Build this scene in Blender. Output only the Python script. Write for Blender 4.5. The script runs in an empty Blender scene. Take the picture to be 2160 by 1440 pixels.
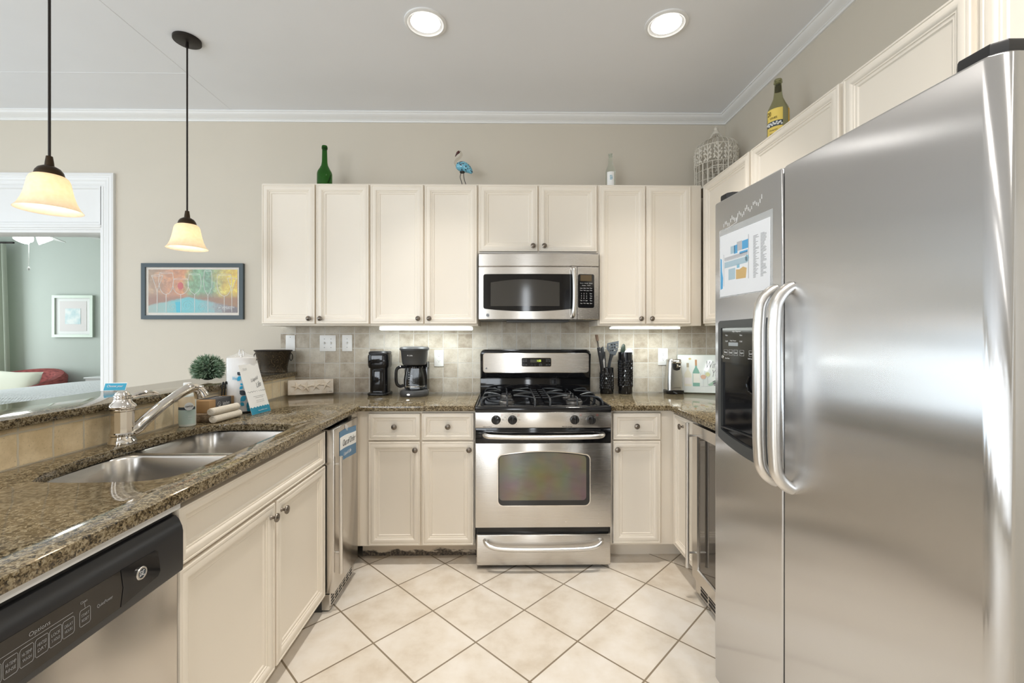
import bpy, bmesh, math, random
from mathutils import Vector, Matrix
random.seed(7)
SC = bpy.context.scene
COL = SC.collection
PI = math.pi
V = Vector
X_, Y_, Z_ = V((1, 0, 0)), V((0, 1, 0)), V((0, 0, 1))

# ------------------------------------------------------------------ camera
cam_d = bpy.data.cameras.new('camera')
cam_d.sensor_width = 36.0
cam_d.lens = 925.0 / 2160.0 * 36.0
cam_d.shift_x = 6.0 / 2160.0
cam_d.shift_y = -10.0 / 2160.0
cam_d.clip_start = 0.02
cam = bpy.data.objects.new('camera', cam_d)
cam.location = (0, 0, 1.315)
cam.rotation_euler = (PI / 2, 0, -math.radians(0.75))
COL.objects.link(cam)
SC.camera = cam

# ------------------------------------------------------------------ world, exposure, daylight
SC.view_settings.view_transform = 'Standard'
SC.view_settings.look = 'None'
SC.view_settings.exposure = -0.18
SC.view_settings.gamma = 1.0
SC.view_settings.use_curve_mapping = False
SC.cycles.max_bounces = 10
SC.cycles.diffuse_bounces = 5
SC.cycles.glossy_bounces = 5
SC.cycles.transmission_bounces = 8
SC.cycles.transparent_max_bounces = 8
SC.cycles.caustics_reflective = False
SC.cycles.caustics_refractive = False
SC.cycles.sample_clamp_indirect = 4.0
w = bpy.data.worlds.new('daylight_sky')
SC.world = w
w.use_nodes = True
w.node_tree.nodes['Background'].inputs['Color'].default_value = (0.75, 0.87, 1.0, 1)
w.node_tree.nodes['Background'].inputs['Strength'].default_value = 2.0


def area(name, loc, target, sx, sy, power, color, spread=PI):
    l = bpy.data.lights.new(name, 'AREA')
    l.shape = 'RECTANGLE'
    l.size, l.size_y = sx, sy
    l.energy = power
    l.color = color
    l.spread = spread
    o = bpy.data.objects.new(name, l)
    o.location = loc
    o.rotation_euler = (V(target) - V(loc)).to_track_quat('-Z', 'Y').to_euler()
    COL.objects.link(o)
    return o


DAY = (0.92, 0.96, 1.0)
WARM = (1.0, 0.86, 0.68)
area('daylight_living_window', (-4.80, 0.45, 1.42), (0, 0.45, 1.42), 3.7, 2.1, 46, (0.78, 0.91, 1.0))
area('daylight_rear_window', (-2.9, -2.85, 1.55), (-2.9, 3, 1.3), 2.8, 1.9, 115, DAY)
area('daylight_rear_door', (.20, -2.85, 1.25), (.20, 3, 1.25), .24, 2.0, 17, DAY)
area('daylight_bedroom_window', (-7.85, 4.85, 1.5), (0, 4.85, 1.4), 1.9, 1.8, 62, (0.90, 0.97, 0.97))

CEIL = 2.895
YB = 3.14      # back wall
XR = 1.60      # right wall
CT = 0.92      # counter top
BT = 1.07      # raised bar top

# ------------------------------------------------------------------ materials


class Mat:
    def __init__(s, name):
        s.m = bpy.data.materials.new(name)
        s.m.use_nodes = True
        s.t = s.m.node_tree
        s.b = s.t.nodes['Principled BSDF']

    def n(s, kind, props=None, **ins):
        nd = s.t.nodes.new('ShaderNode' + kind)
        for k, v in (props or {}).items():
            setattr(nd, k, v)
        for k, v in ins.items():
            key = int(k[1:]) if k[0] == 'i' and k[1:].isdigit() else k.replace('_', ' ')
            s.set(nd.inputs[key], v)
        return nd

    def set(s, sock, v):
        if isinstance(v, bpy.types.NodeSocket):
            s.t.links.new(v, sock)
        else:
            if isinstance(v, tuple) and len(v) == 3 and sock.type == 'RGBA':
                v = (*v, 1)
            sock.default_value = v

    def bs(s, **ins):
        for k, v in ins.items():
            s.set(s.b.inputs[k.replace('_', ' ')], v)
        return s.m

    def coord(s, which='Object'):
        return s.n('TexCoord').outputs[which]

    def noise(s, vec, scale, detail=3, rough=0.55, out='Fac'):
        return s.n('TexNoise', Vector=vec, Scale=scale, Detail=detail, Roughness=rough).outputs[out]

    def ramp(s, fac, stops, interp='LINEAR'):
        nd = s.n('ValToRGB', Fac=fac)
        cr = nd.color_ramp
        cr.interpolation = interp
        while len(cr.elements) < len(stops):
            cr.elements.new(0.5)
        for e, (p, c) in zip(cr.elements, stops):
            e.position = p
            e.color = (*c, 1) if len(c) == 3 else c
        return nd.outputs['Color']

    def mix(s, fac, a, b, mode='MIX'):
        nd = s.t.nodes.new('ShaderNodeMix')
        nd.data_type = 'RGBA'
        nd.blend_type = mode
        s.set(nd.inputs[0], fac)
        s.set(nd.inputs[6], a)
        s.set(nd.inputs[7], b)
        return nd.outputs[2]

    def math(s, op, a, b=0.0, clamp=False):
        nd = s.n('Math', {'operation': op, 'use_clamp': clamp})
        s.set(nd.inputs[0], a)
        s.set(nd.inputs[1], b)
        return nd.outputs[0]

    def bump(s, height, strength=0.2, dist=0.01):
        return s.n('Bump', Height=height, Strength=strength, Distance=dist).outputs['Normal']


def srgb(r, g, b):
    f = lambda c: (c / 255 / 12.92) if c / 255 <= 0.04045 else ((c / 255 + 0.055) / 1.055) ** 2.4
    return (f(r), f(g), f(b))


def plain(name, col, rough=0.5, metal=0.0, **kw):
    return Mat(name).bs(Base_Color=col, Roughness=rough, Metallic=metal, **kw)


def paint(name, col, rough=0.5, bump=0.02, scale=220):
    a = Mat(name)
    c = a.coord()
    big = a.noise(c, 3.0, 2)
    colr = a.mix(0.06, col, a.ramp(big, [(0.3, tuple(x * 0.8 for x in col)), (0.7, tuple(min(1, x * 1.12) for x in col))]))
    return a.bs(Base_Color=colr, Roughness=rough, Normal=a.bump(a.noise(c, scale, 2), bump, 0.004))


def emit(name, col, strength, base=(0.9, 0.9, 0.9)):
    return Mat(name).bs(Base_Color=base, Emission_Color=col, Emission_Strength=strength, Roughness=0.5)


def brushed(name, col, rough, axis, across, aniso=0.75, contrast=0.012, wav=0.0):
    """brushed steel: axis = direction of the brushing lines, across = in the face, square to them"""
    a = Mat(name)
    c = a.coord()
    sc = {'x': (3, 700, 700), 'y': (700, 3, 700), 'z': (700, 700, 3)}[axis]
    mp = a.n('Mapping', Vector=c, Scale=sc).outputs[0]
    nz = a.noise(mp, 1.0, 2)
    r = a.math('MULTIPLY_ADD', nz, contrast * 2)
    a.t.nodes[-1].inputs[2].default_value = rough - contrast
    cc = a.mix(nz, tuple(x * 0.96 for x in col), col)
    tan = {'x': (1, 0, 0), 'y': (0, 1, 0), 'z': (0, 0, 1)}[across]
    tv = a.n('CombineXYZ', X=tan[0] + 1e-4, Y=tan[1] + 1e-4, Z=tan[2] + 1e-4).outputs[0]
    ins = dict(Base_Color=cc, Metallic=1.0, Roughness=r, Anisotropic=aniso, Tangent=tv)
    if wav:
        ins['Normal'] = a.bump(a.noise(c, 3.2, 1), wav, 0.05)
    return a.bs(**ins)


M = {}
M['cream'] = paint('cream_paint', (0.81, 0.742, 0.642), 0.38, 0.01)
M['wall'] = paint('beige_wall_paint', (0.60, 0.55, 0.465), 0.75, 0.03)
M['bedwall'] = paint('sage_wall_paint', (0.505, 0.55, 0.50), 0.75, 0.03)
M['ceil'] = paint('ceiling_paint', (0.80, 0.81, 0.835), 0.8, 0.03)
M['trim'] = paint('white_trim_paint', (0.78, 0.78, 0.77), 0.4, 0.01)
M['white'] = plain('white_plastic', (0.82, 0.81, 0.78), 0.35)
M['whiteg'] = plain('grey_white_plastic', (0.70, 0.70, 0.70), 0.4)
M['black'] = plain('black_gloss', (0.006, 0.006, 0.007), 0.07)
M['blackp'] = plain('black_plastic', (0.012, 0.012, 0.013), 0.35)
M['blackm'] = plain('black_matte', (0.01, 0.01, 0.01), 0.6)
M['dgrey'] = plain('dark_grey_plastic', (0.05, 0.05, 0.05), 0.4)
M['sstool'] = plain('grey_nylon', (0.035, 0.04, 0.045), 0.45)
M['iron'] = plain('cast_iron_enamel', (0.02, 0.022, 0.025), 0.22)
M['bronze'] = plain('oil_rubbed_bronze', (0.045, 0.028, 0.014), 0.4, 0.7)
M['bronzed'] = plain('dark_bronze', (0.018, 0.013, 0.01), 0.45, 0.4)
M['pewter'] = plain('pewter_knob', (0.22, 0.19, 0.16), 0.3, 1.0)
M['pewterd'] = plain('antique_pewter_rim', (0.08, 0.065, 0.05), 0.4, 1.0)
M['chrome'] = plain('polished_nickel', (0.72, 0.68, 0.63), 0.07, 1.0)
M['steel_x'] = brushed('brushed_steel_horizontal', (0.66, 0.63, 0.59), 0.27, 'x', 'z')
M['steel_y'] = brushed('brushed_steel_along_run', (0.66, 0.63, 0.59), 0.22, 'y', 'z', 0.6)
M['steel_f'] = brushed('refrigerator_steel', (0.63, 0.63, 0.635), 0.235, 'z', 'y', 1.0, 0.01, 0.02)
M['steel_s'] = brushed('sink_steel', (0.60, 0.57, 0.53), 0.26, 'y', 'z', 0.5)
M['steel'] = plain('satin_steel', (0.66, 0.64, 0.61), 0.24, 1.0)
M['steelb'] = plain('satin_bar_steel', (0.70, 0.68, 0.65), 0.28, 1.0)
M['glassd'] = plain('dark_oven_glass', (0.02, 0.02, 0.02), 0.05)
M['label_w'] = plain('paper_white', (0.85, 0.85, 0.83), 0.6)
M['ink'] = plain('print_ink', (0.03, 0.03, 0.03), 0.6)
M['inkg'] = plain('print_ink_grey', (0.25, 0.25, 0.25), 0.6)
M['inkw'] = plain('print_white', (0.75, 0.75, 0.75), 0.5)
M['inkd'] = plain('print_pale_grey', (0.28, 0.28, 0.28), 0.5)
M['inkr'] = plain('print_red', (0.45, 0.05, 0.03), 0.5)
M['teal'] = plain('print_teal', (0.03, 0.33, 0.50), 0.5)
M['tealb'] = plain('print_sky_blue', (0.02, 0.40, 0.66), 0.5)
M['slate'] = plain('print_slate', (0.04, 0.055, 0.07), 0.5)


def glass(name, col, rough=0.02, ior=1.45, trans=1.0):
    return Mat(name).bs(Base_Color=col, Roughness=rough, IOR=ior, Transmission_Weight=trans)


M['glass'] = glass('clear_glass', (0.95, 0.97, 0.97), 0.01, 1.3)
M['gglass'] = glass('green_bottle_glass', (0.03, 0.16, 0.02), 0.03, 1.3, 0.75)
M['oglass'] = glass('olive_bottle_glass', (0.50, 0.50, 0.30), 0.03, 1.2, 0.9)
M['cglass'] = glass('pale_bottle_glass', (0.86, 0.92, 0.88), 0.02, 1.2, 0.97)


def film(name, alpha, rough=.03):
    a = Mat(name)
    return a.bs(Base_Color=(.9, .92, .92), Roughness=rough, Alpha=alpha)


def m_granite():
    a = Mat('brown_granite')
    c = a.coord()
    warp = a.noise(c, 9, 2, out='Color')
    cc = a.n('MixRGB', {'blend_type': 'ADD'}, Fac=0.03, Color1=c, Color2=warp).outputs[0]
    v1 = a.n('TexVoronoi', Vector=cc, Scale=128.0, Randomness=1.0).outputs['Color']
    v2 = a.n('TexVoronoi', Vector=cc, Scale=310.0, Randomness=1.0).outputs['Color']
    f1 = a.n('SeparateColor', Color=v1).outputs[0]
    f2 = a.n('SeparateColor', Color=v2).outputs[1]
    n1 = a.noise(cc, 110, 5, 0.75)
    f = a.math('MULTIPLY_ADD', f1, 0.26)
    a.t.links.new(a.math('MULTIPLY_ADD', f2, 0.30), a.t.nodes[-2].inputs[2])
    nd = a.t.nodes[-1]
    a.set(nd.inputs[2], a.math('MULTIPLY', n1, 0.50))
    col = a.ramp(f, [(0.22, (0.008, 0.007, 0.005)), (0.36, (0.03, 0.022, 0.012)), (0.47, (0.105, 0.076, 0.040)),
                     (0.59, (0.21, 0.160, 0.090)), (0.73, (0.35, 0.295, 0.195)), (0.86, (0.18, 0.155, 0.115))])
    return a.bs(Base_Color=col, Roughness=0.08, Specular_IOR_Level=0.42)


M['granite'] = m_granite()


def m_tiles(name, axes, origin, size, mortar, cols, mcol, rough, bump, rot=0.0, blotch=14, mv=0.2):
    """square tiles laid in the plane of two object axes"""
    a = Mat(name)
    c = a.coord()
    sep = a.n('SeparateXYZ', Vector=c)
    u, v = sep.outputs[axes[0]], sep.outputs[axes[1]]
    if rot:
        k = math.sqrt(0.5)
        uu = a.math('MULTIPLY', a.math('ADD', a.math('SUBTRACT', u, origin[0]), a.math('SUBTRACT', v, origin[1])), k)
        vv = a.math('MULTIPLY', a.math('SUBTRACT', a.math('SUBTRACT', v, origin[1]), a.math('SUBTRACT', u, origin[0])), k)
    else:
        uu, vv = a.math('SUBTRACT', u, origin[0]), a.math('SUBTRACT', v, origin[1])
    wob = a.noise(c, 26, 2, out='Color')
    p = a.n('CombineXYZ', X=uu, Y=vv).outputs[0]
    p2 = a.n('MixRGB', {'blend_type': 'ADD'}, Fac=0.0 if rot else 0.006, Color1=p, Color2=wob).outputs[0]
    br = a.n('TexBrick', {'offset': 0.0, 'squash': 1.0}, Vector=p2, Color1=(0, 0, 0), Color2=(1, 1, 1), Mortar=(0.5, 0.5, 0.5),
             Scale=1.0, Mortar_Size=mortar, Mortar_Smooth=0.25, Bias=0.0, Brick_Width=size, Row_Height=size)
    tone = a.n('SeparateColor', Color=br.outputs['Color']).outputs[0]
    t1 = a.noise(c, blotch, 5, 0.6)
    t = a.math('ADD', a.math('MULTIPLY', tone, mv), a.math('MULTIPLY', t1, 1.0 - mv))
    col = a.ramp(t, cols)
    pit = a.noise(c, 170 if not rot else 60, 3, 0.65)
    if not rot:
        col = a.mix(a.ramp(pit, [(0.60, (0, 0, 0)), (0.72, (0.55, 0.55, 0.55))]), col, tuple(x * 0.45 for x in cols[0][1]))
    col = a.mix(br.outputs['Fac'], col, mcol)
    h = a.math('SUBTRACT', a.math('MULTIPLY', pit, 0.25), br.outputs['Fac'])
    return a.bs(Base_Color=col, Roughness=rough, Normal=a.bump(h, bump, 0.004))


TRAV = [(0.28, (0.33, 0.27, 0.20)), (0.44, (0.48, 0.42, 0.33)), (0.58, (0.58, 0.53, 0.44)), (0.70, (0.66, 0.61, 0.52))]
M['tile_b'] = m_tiles('travertine_back', (0, 2), (-1.578, CT + 0.002), 0.1047, 0.0035, TRAV, (0.62, 0.59, 0.53), 0.55, 0.8, mv=0.28)
M['tile_s'] = m_tiles('travertine_side', (1, 2), (3.12, CT + 0.002), 0.1047, 0.0035, TRAV, (0.60, 0.57, 0.50), 0.55, 0.5, mv=0.28)
TRAV_LIT = [(0.28, (0.62, 0.48, 0.28)), (0.45, (0.80, 0.65, 0.42)), (0.62, (0.86, 0.74, 0.53))]  # warm light on the bar tiles put into a brighter, yellower travertine ramp
M['tile_bar'] = m_tiles('travertine_bar_lit', (1, 2), (1.25, CT + 0.002), 0.1047, 0.0035, TRAV_LIT, (0.62, 0.55, 0.42), 0.6, 0.4, mv=0.35)
FLR = [(0.30, (0.60, 0.52, 0.42)), (0.48, (0.70, 0.635, 0.545)), (0.66, (0.76, 0.71, 0.64))]
M['floor'] = m_tiles('cream_floor_tile', (0, 1), (-0.119, 1.89), 0.3106, 0.0042, FLR, (0.24, 0.19, 0.13), 0.30, 0.2, rot=1, blotch=7, mv=0.15)

# ------------------------------------------------------------------ mesh helpers


def merge(bm, t, Mx=None):
    mp = {}
    for v in t.verts:
        mp[v] = bm.verts.new(Mx @ v.co if Mx else v.co)
    for f in t.faces:
        try:
            bm.faces.new([mp[v] for v in f.verts])
        except ValueError:
            pass
    t.free()


def B(x0, x1, y0, y1, z0, z1, bev=0.0, seg=2, bm=None, Mx=None):
    bm = bm or bmesh.new()
    t = bmesh.new()
    bmesh.ops.create_cube(t, size=1)
    for v in t.verts:
        v.co = V(((x0 + x1) / 2 + v.co.x * (x1 - x0), (y0 + y1) / 2 + v.co.y * (y1 - y0), (z0 + z1) / 2 + v.co.z * (z1 - z0)))
    if bev:
        bmesh.ops.bevel(t, geom=list(t.edges), offset=bev, segments=seg, profile=0.5, affect='EDGES')
    merge(bm, t, Mx)
    return bm


def lathe(prof, c=(0, 0, 0), seg=32, bm=None, Mx=None, cap=True, sx=1.0, sy=1.0):
    bm = bm or bmesh.new()
    c = V(c)
    rings = []
    for r, z in prof:
        ring = []
        for i in range(seg):
            a = 2 * PI * i / seg
            p = V((r * math.cos(a) * sx, r * math.sin(a) * sy, z)) + c
            ring.append(bm.verts.new(Mx @ p if Mx else p))
        rings.append(ring)
    for a, b in zip(rings, rings[1:]):
        for i in range(seg):
            bm.faces.new((a[i], a[(i + 1) % seg], b[(i + 1) % seg], b[i]))
    if cap:
        if prof[0][0] > 1e-5:
            bm.faces.new(list(reversed(rings[0])))
        if prof[-1][0] > 1e-5:
            bm.faces.new(rings[-1])
    return bm


def tube(pts, r, seg=8, bm=None, closed=False, cap=True):
    bm = bm or bmesh.new()
    pts = [V(p) for p in pts]
    n = len(pts)
    rs = r if isinstance(r, (list, tuple)) else [r] * n
    tang = []
    for i in range(n):
        if closed:
            d = pts[(i + 1) % n] - pts[i - 1]
        else:
            d = pts[min(i + 1, n - 1)] - pts[max(i - 1, 0)]
        tang.append(d.normalized())
    up = V((0, 0, 1)) if abs(tang[0].z) < 0.9 else V((1, 0, 0))
    nrm = (up - tang[0] * up.dot(tang[0])).normalized()
    rings = []
    for i in range(n):
        if i:
            nrm = (nrm - tang[i] * nrm.dot(tang[i])).normalized()
        bn = tang[i].cross(nrm)
        rings.append([bm.verts.new(pts[i] + (nrm * math.cos(2 * PI * k / seg) + bn * math.sin(2 * PI * k / seg)) * rs[i]) for k in range(seg)])
    pairs = list(zip(rings, rings[1:])) + ([(rings[-1], rings[0])] if closed else [])
    for a, b in pairs:
        for k in range(seg):
            bm.faces.new((a[k], a[(k + 1) % seg], b[(k + 1) % seg], b[k]))
    if cap and not closed:
        bm.faces.new(list(reversed(rings[0])))
        bm.faces.new(rings[-1])
    return bm


def smooth_path(pts, n=6):
    """Catmull-Rom through points"""
    P = [V(p) for p in pts]
    P = [P[0] * 2 - P[1]] + P + [P[-1] * 2 - P[-2]]
    out = []
    for i in range(1, len(P) - 2):
        for k in range(n):
            t = k / n
            a, b, c, d = P[i - 1], P[i], P[i + 1], P[i + 2]
            out.append(0.5 * ((2 * b) + (c - a) * t + (2 * a - 5 * b + 4 * c - d) * t * t + (3 * b - a - 3 * c + d) * t ** 3))
    out.append(P[-2])
    return out


def rrect(x0, x1, y0, y1, r, n=6):
    out = []
    for cx, cy, a0 in ((x1 - r, y1 - r, 0), (x0 + r, y1 - r, 90), (x0 + r, y0 + r, 180), (x1 - r, y0 + r, 270)):
        for k in range(n + 1):
            a = math.radians(a0 + 90 * k / n)
            out.append((cx + r * math.cos(a), cy + r * math.sin(a)))
    return out


def frame_mat(o, u, v):
    u, v = V(u).normalized(), V(v).normalized()
    n = u.cross(v)
    m = Matrix((u, v, n)).transposed().to_4x4()
    m.translation = V(o)
    return m


def prism(pts, d0, d1, o=(0, 0, 0), u=X_, v=Y_, bm=None, bev=0.0):
    """2-D outline in the plane (u, v) at o, extruded along u x v from d0 to d1"""
    t = bmesh.new()
    Mx = frame_mat(o, u, v)
    lo = [t.verts.new((p[0], p[1], d0)) for p in pts]
    hi = [t.verts.new((p[0], p[1], d1)) for p in pts]
    n = len(pts)
    t.faces.new(list(reversed(lo)))
    top = t.faces.new(hi)
    for i in range(n):
        t.faces.new((lo[i], lo[(i + 1) % n], hi[(i + 1) % n], hi[i]))
    if bev:
        bmesh.ops.bevel(t, geom=list(top.edges), offset=bev, segments=2, profile=0.5, affect='EDGES')
    bm = bm or bmesh.new()
    merge(bm, t, Mx)
    return bm


def rings_mesh(rings, bm=None, Mx=None, cap0=True, cap1=True):
    """connect equal-length 3-D loops"""
    bm = bm or bmesh.new()
    R = [[bm.verts.new(Mx @ V(p) if Mx else V(p)) for p in r] for r in rings]
    n = len(R[0])
    for a, b in zip(R, R[1:]):
        for i in range(n):
            bm.faces.new((a[i], a[(i + 1) % n], b[(i + 1) % n], b[i]))
    if cap0:
        bm.faces.new(list(reversed(R[0])))
    if cap1:
        bm.faces.new(R[-1])
    return bm


DOORP = [(0, 0), (0, .015), (.0025, .019), (.009, .0195), (.011, .017), (.0145, .0185), (.020, .0195), (.030, .0195), (.036, .017),
         (.040, .0125), (.045, .0125), (.047, .009), (.056, .0085), (.060, .0045), (.0625, .004)]


def panel(o, u, v, wd, ht, prof=DOORP, k=1.0, bm=None):
    """a moulded frame-and-panel front: mitred rings following prof = (inset, height)"""
    Mx = frame_mat(o, u, v)
    rings = []
    for i, h in prof:
        i *= k
        rings.append([(i, i, h), (wd - i, i, h), (wd - i, ht - i, h), (i, ht - i, h)])
    return rings_mesh(rings, bm, Mx)


def loft_slab(outer, hole, z0, z1, bev=0.0):
    """flat slab (outline, optional hole), extruded z0..z1"""
    bm = bmesh.new()
    def loop(pts):
        vs = [bm.verts.new((p[0], p[1], z1)) for p in pts]
        return [bm.edges.new((vs[i], vs[(i + 1) % len(vs)])) for i in range(len(vs))]
    es = loop(outer) + (loop(hole) if hole else [])
    bmesh.ops.triangle_fill(bm, use_beauty=True, use_dissolve=False, edges=es)
    if hole:
        bmesh.ops.recalc_face_normals(bm, faces=bm.faces)
    geom = bmesh.ops.extrude_face_region(bm, geom=list(bm.faces))
    for v in geom['geom']:
        if isinstance(v, bmesh.types.BMVert):
            v.co.z = z0
    bmesh.ops.recalc_face_normals(bm, faces=bm.faces)
    if bev:
        sharp = [e for e in bm.edges if len(e.link_faces) == 2 and abs(e.link_faces[0].normal.dot(e.link_faces[1].normal)) < 0.3
                 and abs(e.verts[0].co.z - e.verts[1].co.z) < 1e-6]
        bmesh.ops.bevel(bm, geom=sharp, offset=bev, segments=2, profile=0.5, affect='EDGES')
    return bm


# ------------------------------------------------------------------ object helpers


def obj(name, bm, mat, parent=None, ang=35, recalc=True):
    me = bpy.data.meshes.new(name)
    if recalc:
        bmesh.ops.recalc_face_normals(bm, faces=bm.faces)
    bm.to_mesh(me)
    bm.free()
    if ang:
        me.shade_smooth()
        me.set_sharp_from_angle(angle=math.radians(ang))
    me.materials.append(M[mat] if isinstance(mat, str) else mat)
    o = bpy.data.objects.new(name, me)
    COL.objects.link(o)
    if parent:
        attach(o, parent)
    return o


def base_of(o):
    m = Matrix.Translation(o.location)
    return m if o.parent is None else m


def attach(o, parent):
    o.parent = parent
    # every part is modelled in world coordinates; undo only the thing's own offset
    top = parent
    if top.parent is None:
        o.matrix_parent_inverse = Matrix.Translation(-V(top.location))


def tag(o, label, cat, group=None):
    o['label'] = label
    o['category'] = cat
    if group:
        o['group'] = group
    return o


def thing(name, label, cat, loc=(0, 0, 0), group=None):
    o = bpy.data.objects.new(name, None)
    o.empty_display_size = 0.05
    o.location = loc
    COL.objects.link(o)
    return tag(o, label, cat, group)


def solo(name, bm, mat, label, cat, group=None, ang=35):
    return tag(obj(name, bm, mat, ang=ang), label, cat, group)


def struct(name, bm, mat, parent=None, ang=30):
    o = obj(name, bm, mat, parent, ang)
    if not parent:
        o['kind'] = 'structure'
    return o


def dup(root, delta, label=None, group=None):
    r = root.copy()
    COL.objects.link(r)
    r.location = V(root.location) + V(delta)
    if label:
        r['label'] = label
    if group:
        r['group'] = group
    for ch in root.children:
        c = ch.copy()
        COL.objects.link(c)
        c.parent = r
        for g in ch.children:
            d = g.copy()
            COL.objects.link(d)
            d.parent = c
    return r


def text_bm(s, c, u, v, w=None, h=None, shear=0.0, ext=0.0003, bm=None, lift=0.0004):
    cu = bpy.data.curves.new('lettering', 'FONT')
    cu.body = s
    cu.align_x = 'CENTER'
    cu.shear = shear
    cu.resolution_u = 3
    to = bpy.data.objects.new('lettering', cu)
    me = bpy.data.meshes.new_from_object(to)
    t = bmesh.new()
    t.from_mesh(me)
    bpy.data.objects.remove(to)
    bpy.data.curves.remove(cu)
    bpy.data.meshes.remove(me)
    xs = [q.co.x for q in t.verts] or [0, 1]
    ys = [q.co.y for q in t.verts] or [0, 1]
    bw, bh = max(xs) - min(xs), max(ys) - min(ys)
    kx = w / bw if w else h / bh
    ky = h / bh if h else kx
    if w and not h:
        ky = kx
    mx, my = (max(xs) + min(xs)) / 2, (max(ys) + min(ys)) / 2
    for q in t.verts:
        q.co = V(((q.co.x - mx) * kx, (q.co.y - my) * ky, lift))
    g = bmesh.ops.extrude_face_region(t, geom=list(t.faces))
    for e in g['geom']:
        if isinstance(e, bmesh.types.BMVert):
            e.co.z = lift + ext
    bm = bm or bmesh.new()
    merge(bm, t, frame_mat(c, u, v))
    return bm


def text(name, s, c, u, v, mat, parent, w=None, h=None, shear=0.0, lift=0.0004, label=None):
    o = obj(name, text_bm(s, c, u, v, w, h, shear, lift=lift), mat, parent, ang=0)
    if label:
        o['label'] = label
    return o


def sphere(c, r, bm=None, sx=1, sy=1, sz=1, u=16, vv=10):
    prof = [(r * math.sin(PI * k / vv), -r * sz * math.cos(PI * k / vv)) for k in range(vv + 1)]
    prof[0] = (1e-6, prof[0][1])
    prof[-1] = (1e-6, prof[-1][1])
    return lathe(prof, c, u, bm, cap=False, sx=sx, sy=sy)


def knob_bm(p, n):
    """turned knob on a face at p pointing along n"""
    q = Z_.rotation_difference(V(n)).to_matrix().to_4x4()
    q.translation = V(p)
    return lathe([(.0001, 0), (.008, 0), (.0075, .003), (.005, .006), (.0048, .013), (.008, .016), (.0150, .019), (.0162, .0225),
                  (.0150, .0255), (.012, .0265), (.011, .0255), (.0085, .0265), (.006, .0285), (.0001, .0295)], seg=20, Mx=q)


def knob(p, n, parent):
    return obj('knob', knob_bm(p, n), 'pewter', parent)

# ================================================================== THE SETTING
XL, YR, YBB, XLL = -8.0, -3.0, 6.40, -8.0


def quad_wall(name, pieces, mat):
    bm = bmesh.new()
    for p in pieces:
        B(*p, bm=bm)
    return struct(name, bm, mat, ang=0)


struct('floor', B(XLL - .1, XR + .1, YR - .1, YBB + .1, -0.05, 0.0), 'floor', ang=0)
struct('ceiling', B(XLL - .1, XR + .1, YR - .1, YBB + .1, CEIL, CEIL + .05), 'ceil', ang=0)
DX0, DX1, DZ = -4.50, -2.836, 2.375     # cased bedroom opening in the back wall
bw = bmesh.new()
B(DX1, XR + .1, YB, YB + .12, 0, CEIL, bm=bw)
B(XLL, DX0, YB, YB + .12, 0, CEIL, bm=bw)
B(DX0, DX1, YB, YB + .12, DZ, CEIL, bm=bw)
struct('wall_back', bw, 'wall', ang=0)
struct('wall_right', B(XR, XR + .1, YR, YB, 0, CEIL), 'wall', ang=0)
# living-room walls with window openings
XW, WY0, WY1, WX0, WX1 = -4.90, -1.45, 2.35, -4.35, -1.45
struct('wall_left', (lambda bm: (B(XW - .1, XW, YR, WY0, 0, CEIL, bm=bm), B(XW - .1, XW, WY1, YB, 0, CEIL, bm=bm),
                                 B(XW - .1, XW, WY0, WY1, 0, .32, bm=bm), B(XW - .1, XW, WY0, WY1, 2.52, CEIL, bm=bm), bm)[-1])(bmesh.new()), 'wall', ang=0)
struct('wall_front', (lambda bm: (B(XW, WX0, YR - .1, YR, 0, CEIL, bm=bm), B(WX1, .06, YR - .1, YR, 0, CEIL, bm=bm), B(.34, XR, YR - .1, YR, 0, CEIL, bm=bm), B(.06, .34, YR - .1, YR, 0, .2, bm=bm), B(.06, .34, YR - .1, YR, 2.3, CEIL, bm=bm),
                                  B(WX0, WX1, YR - .1, YR, 0, .55, bm=bm), B(WX0, WX1, YR - .1, YR, 2.55, CEIL, bm=bm), bm)[-1])(bmesh.new()), 'wall', ang=0)
struct('wall_bedroom_back', B(XLL, XR, YBB, YBB + .1, 0, CEIL), 'bedwall', ang=0)
struct('wall_bedroom_left', (lambda bm: (B(XLL - .1, XLL, YB + .12, 3.85, 0, CEIL, bm=bm), B(XLL - .1, XLL, 5.85, YBB, 0, CEIL, bm=bm),
                                         B(XLL - .1, XLL, 3.85, 5.85, 0, .5, bm=bm), B(XLL - .1, XLL, 3.85, 5.85, 2.5, CEIL, bm=bm), bm)[-1])(bmesh.new()), 'bedwall', ang=0)
struct('wall_bedroom_right', B(-1.6, -1.5, YB + .12, YBB, 0, CEIL), 'bedwall', ang=0)
struct('wall_bedroom_front', (lambda bm: (B(XLL, DX0 - .02, YB + .121, YB + .14, 0, CEIL, bm=bm), B(DX1 + .02, -1.6, YB + .121, YB + .14, 0, CEIL, bm=bm),
                                          B(DX0 - .02, DX1 + .02, YB + .121, YB + .14, DZ, CEIL, bm=bm), bm)[-1])(bmesh.new()), 'bedwall', ang=0)


def window_frame(name, o, u, wd, ht, nx):
    """white sash frame standing in an opening: o = lower corner, u = along the wall"""
    bm = bmesh.new()
    Mx = frame_mat(o, u, Z_)
    def bar(a0, a1, b0, b1):
        B(a0, a1, b0, b1, -.03, .03, bm=bm, Mx=Mx)
    bar(0, .06, 0, ht); bar(wd - .06, wd, 0, ht); bar(0, wd, 0, .06); bar(0, wd, ht - .06, ht)
    for k in range(1, nx):
        bar(wd * k / nx - .025, wd * k / nx + .025, 0, ht)
    bar(0, wd, ht * .5 - .02, ht * .5 + .02)
    return struct(name, bm, 'trim', ang=0)


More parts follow.
